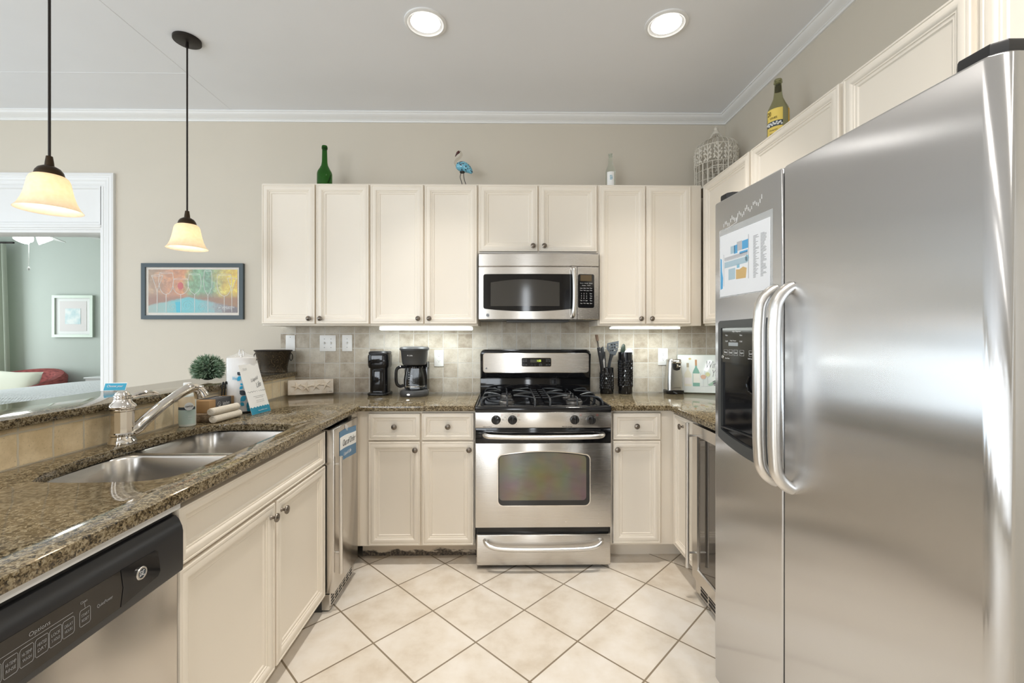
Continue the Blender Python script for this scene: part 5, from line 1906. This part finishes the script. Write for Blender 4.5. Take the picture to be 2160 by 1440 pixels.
for gx, gz in ((.172, .112), (.200, .130)):
    bm = tube([bp(gx - .017, gz + .028), bp(gx - .019, gz), bp(gx - .010, gz - .016), bp(gx, gz - .020), bp(gx + .010, gz - .016), bp(gx + .019, gz), bp(gx + .017, gz + .028)], .0008, 4)
    tube([bp(gx, gz - .020), bp(gx, .048)], .0008, 4, bm)
    tube([bp(gx - .014, .046), bp(gx + .014, .046)], .0010, 4, bm)
    obj('painted_glass', bm, 'chalkd', t, 60)
text('board_lettering', 'Wine', bp(.238, .198, .006), u, v, 'inkg', t, w=.085, h=.050, shear=.35)
text('board_lettering', 'You', bp(.262, .138, .006), u, v, 'inkg', t, w=.060, h=.050, shear=.35)
bm = bmesh.new()
for k in range(22):
    sphere(tuple(bp(.262 + random.uniform(-.03, .03), .065 + random.uniform(-.018, .022))), .005, bm, u=8, vv=6, sz=.6)
obj('painted_grapes', bm, plain('art_grape', (.16, .12, .15), .5), t, 60)
for k in range(5):
    art([(.215 + .012 * k % .04 + .013 * math.cos(j * PI / 3), .058 + .008 * k % .03 + .009 * math.sin(j * PI / 3)) for j in range(6)], plain('art_leaf', (.34, .48, .36), .5), 'painted_leaf', .0066 + .0003 * k)
art([(.085 + .010 * math.cos(j * PI / 3), .238 + .008 * math.sin(j * PI / 3)) for j in range(6)], plain('art_yellow', (.68, .58, .25), .5), 'painted_blossom')

# ================================================================== BESIDE THE SINK
x, y = -1.400, 1.962
t = thing('soap_bottle', 'round dish soap bottle with cream and mint label behind the faucet', 'bottle', (x, y, CT))
obj('body', lathe([(.0001, .001), (.029, 0), (.032, .004), (.032, .132), (.030, .140), (.022, .147), (.0145, .150), (.0145, .158)], (x, y, CT), 36), plain('frosted_plastic', (.62, .66, .62), .25), t)
c = (x, y, CT)
wrap(c, .032, .012, .075, 180, 362, plain('mint_label', (.47, .58, .53), .5), 'label', t, 20)
wrap(c, .032, .075, .087, 180, 362, 'slate', 'label_band', t, 20)
wrap(c, .032, .087, .132, 180, 362, plain('sand_label', (.78, .64, .44), .5), 'label_top', t, 20)
def soapn(a, z, l=.0332):
    ra = math.radians(a)
    return (x + l * math.cos(ra), y + l * math.sin(ra), CT + z)
ra = math.radians(315)
ut = (-math.sin(ra), math.cos(ra), 0)
bd = obj('label_badge', lathe([(.017, 0), (.017, .0008), (.0001, .0008)], seg=28, Mx=frame_mat(soapn(315, .090), ut, Z_)), 'label_w', t)
text('badge_lettering', 'Liquid Life', soapn(315, .090, .0340), ut, Z_, 'ink', bd, w=.028, h=.010, shear=.35)
ra = math.radians(322)
text('label_lettering', 'DISH', soapn(322, .047), (-math.sin(ra), math.cos(ra), 0), Z_, 'inkw', t, w=.014, h=.005)
text('label_lettering', 'SOAP', soapn(322, .037), (-math.sin(ra), math.cos(ra), 0), Z_, 'inkw', t, w=.014, h=.005)
obj('cap', lathe([(.015, .156), (.0155, .158), (.0155, .188), (.0145, .192), (.0001, .192)], (x, y, CT), 24), 'label_w', t)

M['kraft'] = plain('kraft_card', (.38, .23, .105), .75)


def m_wood():
    a_ = Mat('weathered_wood')
    c = a_.coord()
    mp_ = a_.n('Mapping', Vector=c, Scale=(60, 7, 110)).outputs[0]
    return a_.bs(Base_Color=a_.ramp(a_.noise(mp_, 1.0, 4, .65), [(.3, (.07, .045, .025)), (.5, (.20, .14, .085)), (.7, (.34, .26, .17))]), Roughness=.6)


solo('wood_block', B(-1.462, -1.352, 2.035, 2.250, CT + .0005, CT + .038, .004), m_wood(), 'weathered brown wood block under the kitchen gift box', 'wood block')
t = thing('gift_box', 'small kraft cardboard box with grey kitchen sleeve beside the paper towels', 'box', (-1.415, 2.18, CT + .039))
z0 = CT + .0385
obj('carton', B(-1.455, -1.378, 2.070, 2.262, z0, z0 + .056, .0012), 'kraft', t)
sl = obj('sleeve', B(-1.4562, -1.3768, 2.118, 2.236, z0 + .0002, z0 + .0572, .001), plain('sleeve_grey', (.085, .085, .090), .6), t)
text('sleeve_lettering', 'kitchen', (-1.3767, 2.196, z0 + .030), Y_, Z_, 'inkw', sl, w=.052, h=.017)
bm = tube([(-1.3763, 2.143 + .011 * math.cos(k * PI / 8), z0 + .031 + .011 * math.sin(k * PI / 8)) for k in range(16)], .0006, 4, closed=True)
tube([(-1.3763, 2.137, z0 + .026), (-1.3763, 2.143, z0 + .022), (-1.3763, 2.149, z0 + .026)], .0008, 4, bm)
text_bm('LL', (-1.3767, 2.143, z0 + .033), Y_, Z_, w=.007, bm=bm)
obj('sleeve_mark', bm, 'inkw', sl, 0)
text('sleeve_title', 'Liquid Life', (-1.415, 2.18, z0 + .0573), Y_, -X_, 'inkw', sl, w=.085, h=.016, shear=.35)


def towel(label, x, z, y0, y1, r):
    t_ = thing('rolled_towel', label, 'towel', (x, (y0 + y1) / 2, z - r), 'rolled waffle towels by the sink')
    n = 15
    pts, rs = [], []
    for k in range(n * 3 + 1):
        s = k / (n * 3)
        pts.append((x + .012 * s, y0 + (y1 - y0) * s, z))
        rs.append(r * (.90 + .10 * abs(math.sin(PI * k / 3))))
    obj('roll', tube(pts, rs, 14), 'towelw', t_, 70)
    sp2 = [(x - .002 + (r * .85 * (1 - q / 40)) * math.cos(q * .45), y0 - .001, z + (r * .85 * (1 - q / 40)) * math.sin(q * .45)) for q in range(36)]
    obj('roll_end', tube(sp2, .0015, 5), 'towelw', t_, 60)
    return t_


M['towelw'] = paint('cream_towel', (.74, .68, .58), .95, .25, 500)
towel('cream rolled waffle towel lying on the counter, lower of the stacked pair', -1.318, CT + .0195, 2.005, 2.185, .018)
towel('cream rolled waffle towel on top of the stacked pair', -1.322, CT + .0545, 1.998, 2.175, .0175)

# paper towel holder with wrapped roll
x, y = -1.384, 2.335
t = thing('paper_towel_holder', 'black wire paper towel stand left of the white packet', 'holder', (x, y, CT))
obj('base_ring', tube([(x + .078 * math.cos(k * PI / 16), y + .078 * math.sin(k * PI / 16), CT + .0045) for k in range(32)], .004, 8, closed=True), 'blackm', t)
bm = tube([(x - .078, y, CT + .0045), (x + .078, y, CT + .0045)], .0035, 8)
obj('base_bar', bm, 'blackm', t)
obj('base_bar', tube([(x, y - .078, CT + .0045), (x, y + .078, CT + .0045)], .0035, 8), 'blackm', t)
obj('post', tube([(x, y, CT + .005), (x, y, CT + .305)], .0045, 10), 'steel', t)
obj('post_loop', tube(smooth_path([(x - .010, y, CT + .295), (x - .010, y, CT + .318), (x, y, CT + .330), (x + .010, y, CT + .318), (x + .010, y, CT + .295)], 4), .0025, 8), 'steel', t)
for k, yy in enumerate((-.012, .010)):
    obj('tension_arm', tube(smooth_path([(x - .052, y - .066 + yy, CT + .004), (x - .054, y - .066 + yy, CT + .09), (x - .050, y - .064 + yy, CT + .150), (x - .046, y - .064 + yy, CT + .163), (x - .043, y - .062 + yy, CT + .150)], 4), .0034, 8), 'blackm', t)
t = thing('paper_towel_roll', 'white paper towel roll in printed plastic wrap on the wire stand', 'paper towel', (x, y, CT + .009))
M['towelp'] = paint('paper_towel', (.88, .86, .83), .95, .3, 260)
obj('roll', lathe([(.020, .009), (.066, .009), (.066, .284), (.020, .284)], (x, y, CT), 48), 'towelp', t)


def m_wrap():
    a_ = Mat('plastic_wrap')
    c = a_.coord()
    mp_ = a_.n('Mapping', Vector=c, Scale=(30, 30, 9)).outputs[0]
    a_.bs(Base_Color=(.85, .86, .88), Roughness=.12, Alpha=.22, Normal=a_.bump(a_.noise(mp_, 1.0, 3), .6, .02))
    return a_.m


obj('wrap', lathe([(.0675, .008), (.0680, .02), (.0680, .285), (.062, .293), (.035, .302), (.012, .318), (.006, .318)], (x, y, CT), 48, cap=False), m_wrap(), t, 60)
c = (x, y, CT)


def petal(a, z, w_, h_, mat, flip=1):
    """leaf-shaped print with two rounded corners, laid on the roll"""
    pts = []
    hw = w_ / 2
    for k in range(9):
        q = PI / 2 * k / 8
        pts.append((-hw + hw * 2 * (1 - math.cos(q)) * .5 * 2 - 0, h_ / 2 * math.sin(q)))
    base = [(-hw * flip, -h_ / 2 * .2), (-hw * flip, h_ / 2), (hw * flip * .2, h_ / 2), (hw * flip * .75, h_ * .32), (hw * flip, 0), (hw * flip, -h_ / 2), (-hw * flip * .2, -h_ / 2), (-hw * flip * .75, -h_ * .36)]
    R = []
    bm = bmesh.new()
    vs = []
    for px, pz in base:
        ra_ = math.radians(a) + px / .0688
        vs.append(((x + .0688 * math.cos(ra_), y + .0688 * math.sin(ra_), CT + z + pz), (x + .0694 * math.cos(ra_), y + .0694 * math.sin(ra_), CT + z + pz)))
    lo = [bm.verts.new(p[0]) for p in vs]
    hi = [bm.verts.new(p[1]) for p in vs]
    bm.faces.new(hi)
    bm.faces.new(list(reversed(lo)))
    for i in range(len(base)):
        bm.faces.new((lo[i], lo[(i + 1) % len(base)], hi[(i + 1) % len(base)], hi[i]))
    return obj('printed_leaf', bm, mat, t, 0)


for a_, z, w_, h_, m_, f in ((292, .205, .016, .018, 'slate', 1), (292, .180, .016, .024, 'tealb', -1), (301, .150, .010, .010, 'tealb', 1), (300, .133, .014, .016, 'tealb', -1),
                             (305, .106, .026, .026, 'slate', 1), (330, .106, .018, .028, 'tealb', -1), (307, .076, .024, .028, 'teal', -1), (332, .078, .022, .026, 'slate', 1),
                             (304, .048, .016, .018, 'teal', 1), (330, .042, .024, .032, 'teal', -1), (330, .016, .020, .018, 'teal', 1), (350, .222, .008, .008, 'slate', 1), (340, .218, .006, .006, 'slate', 1)):
    petal(a_, z, w_, h_, m_, f)
text('wrap_lettering', 'Viva', (x + .0692 * math.cos(math.radians(276)), y + .0692 * math.sin(math.radians(276)), CT + .182), (math.cos(math.radians(6)), math.sin(math.radians(6)), 0), Z_, 'tealb', t, w=.022, h=.018, shear=.3)

# white packet leaning on the roll
t = thing('white_packet', 'white paper packet with teal base leaning on the paper towel roll', 'packet', (-1.270, 2.29, CT))
u = V((.10, 1, -.0)).normalized()
o = V((-1.259, 2.212, CT + .0008))
v = V((-.30, -.02, 1)).normalized()
v = (v - u * v.dot(u)).normalized()
n_ = u.cross(v)
PWd, PHt = .150, .262


def pk(a_, b_, l=.0):
    return o + u * a_ + v * b_ + n_ * l


def pouch():
    R = []
    for k in range(9):
        s = k / 8
        th = .010 * math.sin(PI * s) ** .6 + .0006
        ring = []
        for j in range(13):
            q = j / 12
            e = math.sin(PI * q) ** .6 if 0 < q < 1 else 0
            ring.append(pk(PWd * q, PHt * s, .0008 + th * e))
        ring += [pk(PWd * q, PHt * s, .0) for q in (1, .5, 0)]
        R.append(ring)
    return rings_mesh(R)


obj('pouch', pouch(), 'label_w', t, 50)


def pflat(pts, lift):
    return prism(pts, lift, lift + .0004, o, u, v)


wave = [(PWd * k / 24, .036 + .003 * math.sin(k * 1.9)) for k in range(25)]
bm = bmesh.new()
R = []
for k, (a_, b_) in enumerate(wave):
    q = a_ / PWd
    e = math.sin(PI * q) ** .6 if 0 < q < 1 else 0
    def thk(b):
        s = b / PHt
        return .0008 + (.010 * math.sin(PI * max(0, s)) ** .6 + .0006) * e
    R.append([pk(a_, .0006, thk(.0006) + .0008), pk(a_, b_ * .5, thk(b_ * .5) + .0008), pk(a_, b_, thk(b_) + .0008), pk(a_, b_, thk(b_) + .0003), pk(a_, .0006, thk(.0006))])
obj('teal_base', rings_mesh(R), plain('packet_teal', (.02, .26, .40), .5), t, 60)
text('packet_title', 'Liquid', pk(.076, .178, .0115), (u + v * .25).normalized(), (v - u * .25).normalized(), 'inkg', t, w=.062, h=.022, shear=.4)
text('packet_title', 'Life', pk(.094, .150, .0115), (u + v * .25).normalized(), (v - u * .25).normalized(), 'inkg', t, w=.042, h=.026, shear=.4)
obj('packet_wave', tube([pk(.008 + .134 * k / 40, .116 + .003 * math.sin(k * 1.2), .0108 - .006 * (abs(k - 20) / 20) ** 3) for k in range(41)], .0007, 4), 'inkg', t)
for z_, s in ((.090, 'Thank you for staying with us'), (.082, 'we hope you enjoy'), (.068, 'your time at the'), (.060, 'coast with family')):
    text('packet_lettering', s, pk(.076, z_, .0108), u, v, 'inkd', t, w=.085 if z_ > .085 else .06, h=.004)
text('packet_lettering', 'HELLO AND', pk(.030, .240, .0075), u, v, 'inkd', t, w=.030, h=.003)
text('packet_lettering', 'WELCOME', pk(.030, .233, .0075), u, v, 'inkd', t, w=.028, h=.003)
text('packet_footer', 'liquidlife.com', pk(.080, .016, .0085), u, v, 'inkw', t, w=.070, h=.006)

# ================================================================== ON THE BAR
c = V((-1.655, 2.480, BT))
t = thing('boxwood_ball', 'small artificial boxwood ball with stiff green leaves on the bar', 'plant', tuple(c))
obj('core', sphere(tuple(c + V((0, 0, .056))), .055, sz=.98), plain('moss_core', (.02, .035, .02), .9), t)
rnd = random.Random(11)
bm = bmesh.new()
for k in range(1000):
    z = rnd.uniform(-.98, 1)
    a_ = rnd.uniform(0, 2 * PI)
    rr_ = math.sqrt(1 - z * z)
    d = V((rr_ * math.cos(a_), rr_ * math.sin(a_), z))
    p = c + V((0, 0, .062)) + d * .052
    t1 = V((rnd.uniform(-1, 1), rnd.uniform(-1, 1), rnd.uniform(-1, 1)))
    d2 = (d + t1 * .55).normalized()
    if p.z + d2.z * .048 < BT + .003:
        d2.z = max(0.05, (BT + .004 - p.z) / .045) * .9
    s_ = d2.cross(V((rnd.uniform(-1, 1), rnd.uniform(-1, 1), .3))).normalized()
    L2 = rnd.uniform(.032, .046)
    w2 = .0032
    nn = d2.cross(s_) * .0012
    vs = [bm.verts.new(q) for q in (p - s_ * w2 * .4, p + s_ * w2 * .4, p + d2 * L2 * .5 + s_ * w2 + nn, p + d2 * L2, p + d2 * L2 * .5 - s_ * w2 + nn)]
    bm.faces.new(vs)


def m_leaf():
    a_ = Mat('sage_green_leaf')
    cc = a_.coord()
    return a_.bs(Base_Color=a_.ramp(a_.noise(cc, 70, 2), [(.35, (.07, .14, .08)), (.5, (.20, .31, .20)), (.66, (.45, .56, .45))]), Roughness=.45)


lv = obj('leaves', bm, m_leaf(), t, 0, recalc=False)
lv['kind'] = 'stuff'

c = V((-1.563, 3.000, BT))
t = thing('metal_bucket', 'oval embossed dark bronze bucket with ring handles at the wall end of the bar', 'bucket', tuple(c))


def m_emboss():
    a_ = Mat('embossed_bronze')
    cc = a_.coord()
    w_ = a_.n('TexWave', {'wave_type': 'RINGS'}, Vector=cc, Scale=9.0, Distortion=14.0, Detail=1.0, Detail_Scale=2.2).outputs['Fac']
    r_ = a_.ramp(w_, [(.40, (0, 0, 0)), (.5, (1, 1, 1)), (.60, (0, 0, 0))])
    col = a_.mix(r_, (.045, .034, .022), (.42, .31, .17))
    return a_.bs(Base_Color=col, Metallic=.75, Roughness=.36, Normal=a_.bump(r_, .9, .004))


obj('body', lathe([(.0001, .001), (.090, .001), (.094, .005), (.092, .012), (.091, .030), (.096, .060), (.106, .100), (.116, .140), (.119, .150), (.116, .151), (.103, .100), (.088, .03), (.0001, .02)], tuple(c), 56, cap=False, sy=.68), m_emboss(), t, 40)
obj('rim', tube([(c.x + .121 * math.cos(k * PI / 24), c.y + .121 * .68 * math.sin(k * PI / 24), c.z + .151) for k in range(48)], .0042, 8, closed=True), 'bronzed', t)
for s in (-1, 1):
    ex = c.x + s * .114
    h_ = obj('ring_handle', tube([(ex + s * .006, c.y + .020 * math.sin(k * PI / 12), c.z + .108 + .024 * math.cos(k * PI / 12)) for k in range(24)], .0028, 8, closed=True), 'bronzed', t)
    obj('handle_lug', sphere((ex, c.y, c.z + .132), .008, u=12, vv=8), 'bronzed', t)

t = thing('tent_card', 'small blue and white card standing near the back edge of the bar', 'card', (-1.782, 2.02, BT))
u = V((1, .12, 0)).normalized()
for nm, mt, z0_, z1_ in (('card', 'label_w', 0, .036), ('blue_face', 'teal', .001, .033)):
    k = .0007 if nm == 'blue_face' else 0
    obj(nm, prism(rect(0 if k == 0 else .002, .092 if k == 0 else .090, z0_, z1_), k, k + .0012, (-1.815, 2.012, BT + .0005), u, V((0, .35, 1)).normalized()), mt, t, 0)
text('card_lettering', 'Choose your', V((-1.769, 2.018, BT + .0185)) + V((0, .0055, 0)) + V((0, -.0005, 0)), u, (V((0, .35, 1)) - u * V((0, .35, 1)).dot(u)).normalized(), 'inkw', t, w=.066, h=.014, shear=.3, lift=.0022)

# ================================================================== BEDROOM
def m_cloth(name, col, scale=260, b=.3):
    return paint(name, col, .95, b, scale)


M['curtain'] = m_cloth('sage_curtain', (.60, .64, .55))
bm = bmesh.new()
R0, R1 = [], []
for k in range(97):
    s = k / 96
    amp = .035
    x_t = -7.95 + .95 * s
    x_b = -7.95 + 1.03 * s
    y = 6.27 + amp * math.sin(s * 2 * PI * 9) + .008 * math.sin(s * 31)
    R0.append((x_b, y, .03))
    R1.append((x_t, y, 2.62))
lo = [bm.verts.new(p) for p in R0]
hi = [bm.verts.new(p) for p in R1]
for i in range(96):
    bm.faces.new((lo[i], lo[i + 1], hi[i + 1], hi[i]))
g = bmesh.ops.solidify(bm, geom=list(bm.faces), thickness=.004)
solo('curtain', bm, 'curtain', 'pale sage floor-length curtain at the left edge of the bedroom', 'curtain', ang=80)
solo('curtain_rod', tube([(-7.98, 6.27, 2.64), (-6.9, 6.27, 2.64)], .014, 12), 'bronzed', 'dark rod carrying the sage bedroom curtain', 'curtain rod')

t = thing('framed_picture', 'pale framed square picture hanging on the sage bedroom wall', 'picture', (-6.175, 6.39, 1.31))
obj('frame', ring_prism(rect(-6.464, -5.886, 1.308, 1.909), rect(-6.424, -5.926, 1.348, 1.869), .04, (0, 6.399, 0), X_, Z_), plain('champagne_frame', (.42, .47, .40), .4, .3), t, 20)
obj('mat_board', B(-6.43, -5.92, 6.378, 6.396, 1.34, 1.875), plain('white_mat', (.80, .80, .78), .6), t)
obj('print', B(-6.365, -5.985, 6.374, 6.379, 1.395, 1.825), plain('pale_rose_print', (.66, .62, .60), .5), t)
obj('print_scene', B(-6.285, -6.065, 6.371, 6.375, 1.495, 1.72), (lambda a_: a_.bs(Base_Color=a_.ramp(a_.noise(a_.coord(), 9, 4), [(.35, (.45, .60, .62)), (.6, (.72, .76, .74))]), Roughness=.5))(Mat('pale_blue_print')), t)

# upholstered tub chair
t = thing('armchair', 'dark red upholstered tub armchair behind the bed, holding a cream pillow', 'armchair', (-6.50, 5.78, 0))


def m_red():
    a_ = Mat('red_stripe_fabric')
    cc = a_.coord()
    mp_ = a_.n('Mapping', Vector=cc, Scale=(14, 14, 60)).outputs[0]
    return a_.bs(Base_Color=a_.ramp(a_.noise(mp_, 1.0, 3), [(.35, (.16, .03, .03)), (.6, (.32, .08, .07))]), Roughness=.9)


MR = m_red()
obj('seat', slabs([(.40, .38, .12), (.42, .40, .16), (.42, .40, .45), (.39, .37, .50)], (-6.50, 5.74), .16), MR, t, 50)
bk = []
for k in range(25):
    a_ = math.radians(-25 + 230 * k / 24)
    top = .67 + .195 * math.sin(PI * k / 24) ** 1.2
    cx2, cy2 = -6.50, 5.78
    ro, ri = .60, .46
    if True:
        ca, sa = math.cos(a_), math.sin(a_)
        bk.append([(cx2 + ri * ca, cy2 + ri * sa, .14), (cx2 + ri * ca, cy2 + ri * sa, top - .04), (cx2 + (ri + .03) * ca, cy2 + (ri + .03) * sa, top - .005), (cx2 + (ro - .04) * ca, cy2 + (ro - .04) * sa, top), (cx2 + ro * ca, cy2 + ro * sa, top - .05), (cx2 + (ro - .05) * ca, cy2 + (ro - .05) * sa, .14)])
obj('backrest', rings_mesh(bk), MR, t, 50)
for dx in (-.26, .26):
    for dy in (-.2, .2):
        obj('leg', lathe([(.018, 0), (.028, .13)], (-6.50 + dx, 5.75 + dy, 0), 12), 'bronzed', t)
# pillow


def cushion(w_, h_, d_, Mx):
    bm = bmesh.new()
    N = 16
    grid = {}
    for s in (1, -1):
        for i in range(N + 1):
            for j in range(N + 1):
                a_, b_ = 2 * i / N - 1, 2 * j / N - 1
                e = max(0, (1 - a_ ** 4)) ** .5 * max(0, (1 - b_ ** 4)) ** .5
                pin = 1 - .10 * (1 - abs(a_ * b_)) * max(abs(a_), abs(b_)) ** 6
                if s == -1 and (i in (0, N) or j in (0, N)):
                    grid[(s, i, j)] = grid[(1, i, j)]
                else:
                    grid[(s, i, j)] = bm.verts.new(Mx @ V((a_ * w_ / 2 * pin, b_ * h_ / 2 * pin, s * d_ / 2 * e)))
        for i in range(N):
            for j in range(N):
                q = [grid[(s, i, j)], grid[(s, i + 1, j)], grid[(s, i + 1, j + 1)], grid[(s, i, j + 1)]]
                bm.faces.new(q if s == 1 else q[::-1])
    return bm


M['pillow'] = m_cloth('cream_cotton', (.76, .76, .64), 300, .2)
Mp = Matrix.Translation((-6.30, 5.72, .70)) @ Matrix.Rotation(.03, 4, 'Y') @ Matrix.Rotation(math.radians(68), 4, 'X')
solo('throw_pillow', cushion(.62, .36, .16, Mp), 'pillow', 'cream rectangular pillow propped in the red armchair', 'pillow', ang=80)


def m_quilt():
    a_ = Mat('white_matelasse_quilt')
    cc = a_.coord()
    v_ = a_.n('TexVoronoi', {'feature': 'F1'}, Vector=cc, Scale=32.0, Randomness=.25).outputs['Distance']
    return a_.bs(Base_Color=(.80, .81, .82), Roughness=.9, Normal=a_.bump(v_, .8, .02))


t = thing('bed', 'white quilted bed seen through the bedroom doorway', 'bed', (-4.9, 5.3, 0))
rings = []
for i, z in ((.0, .12), (-.01, .40), (0, .58), (.03, .66), (.09, .712), (.20, .735), (.45, .745)):
    rings.append([(a_, b_, z) for a_, b_ in rrect(-5.70 + i, -3.70 - i, 4.38 + i, 6.05 - i * .5, .38 - i * .3, 8)])
obj('quilt', rings_mesh(rings), m_quilt(), t, 70)
obj('frame', B(-5.55, -3.8, 4.5, 5.95, .0, .12), 'bronzed', t)
t = thing('nightstand', 'pale bedside table behind the bed by the door casing', 'table', (-5.55, 6.25, 0))
obj('top', B(-5.79, -5.30, 6.12, 6.37, .735, .755, .003), 'trim', t)
obj('case', B(-5.77, -5.32, 6.13, 6.36, .0, .735), 'trim', t)

# ceiling fan with lights
fx, fy, fz_ = -5.10, 4.80, 2.40
t = thing('ceiling_fan', 'white bedroom ceiling fan with lit lamps and pull chain', 'ceiling fan', (fx, fy, fz_))
obj('downrod', tube([(fx, fy, CEIL - .001), (fx, fy, fz_ + .18)], .013, 12), 'trim', t)
obj('canopy', lathe([(.02, -.05), (.055, -.03), (.065, 0)], (fx, fy, CEIL - .0005), 24), 'trim', t)
obj('motor', lathe([(.03, .20), (.09, .19), (.11, .15), (.11, .10), (.08, .07), (.05, .05), (.05, .02), (.0001, .02)], (fx, fy, fz_), 32), 'trim', t)
for k in range(5):
    a_ = math.radians(-28 + 72 * k)
    Mx = Matrix.Translation((fx, fy, fz_ + .075)) @ Matrix.Rotation(a_, 4, 'Z') @ Matrix.Rotation(.2, 4, 'X')
    b_ = bmesh.new()
    prism([(.16, -.05), (.62, -.075), (.66, -.05), (.66, .05), (.62, .075), (.16, .05)], -.004, .004, bm=b_)
    bmesh.ops.transform(b_, matrix=Mx, verts=b_.verts)
    bl_ = obj('blade', b_, 'trim', t)
M['fanlamp'] = emit('fan_lamp_glow', (.95, 1.0, .98), 9.0)
for k in range(3):
    a_ = math.radians(-65 + 120 * k)
    px, py = fx + .13 * math.cos(a_), fy + .13 * math.sin(a_)
    q = V((math.cos(a_) * .55, math.sin(a_) * .55, -.8)).normalized()
    Mx = Z_.rotation_difference(q).to_matrix().to_4x4()
    Mx.translation = (fx + .05 * math.cos(a_), fy + .05 * math.sin(a_), fz_ + .05)
    obj('lamp_glass', lathe([(.022, .0), (.03, .02), (.045, .05), (.058, .085), (.066, .115), (.0001, .112)], seg=24, Mx=Mx), 'fanlamp', t)
pc = obj('pull_chain', tube([(fx + .03, fy - .05, fz_ + .03), (fx + .03, fy - .05, 2.06)], .0025, 6), 'label_w', t)
obj('chain_pull', lathe([(.0001, 0), (.009, .008), (.012, .025), (.006, .04), (.003, .045)], (fx + .03, fy - .05, 2.02), 12), 'label_w', pc)
lamp('POINT', 'fan_glow', (fx, fy, fz_ - .12), 14, (.95, 1.0, .97), t, .10)
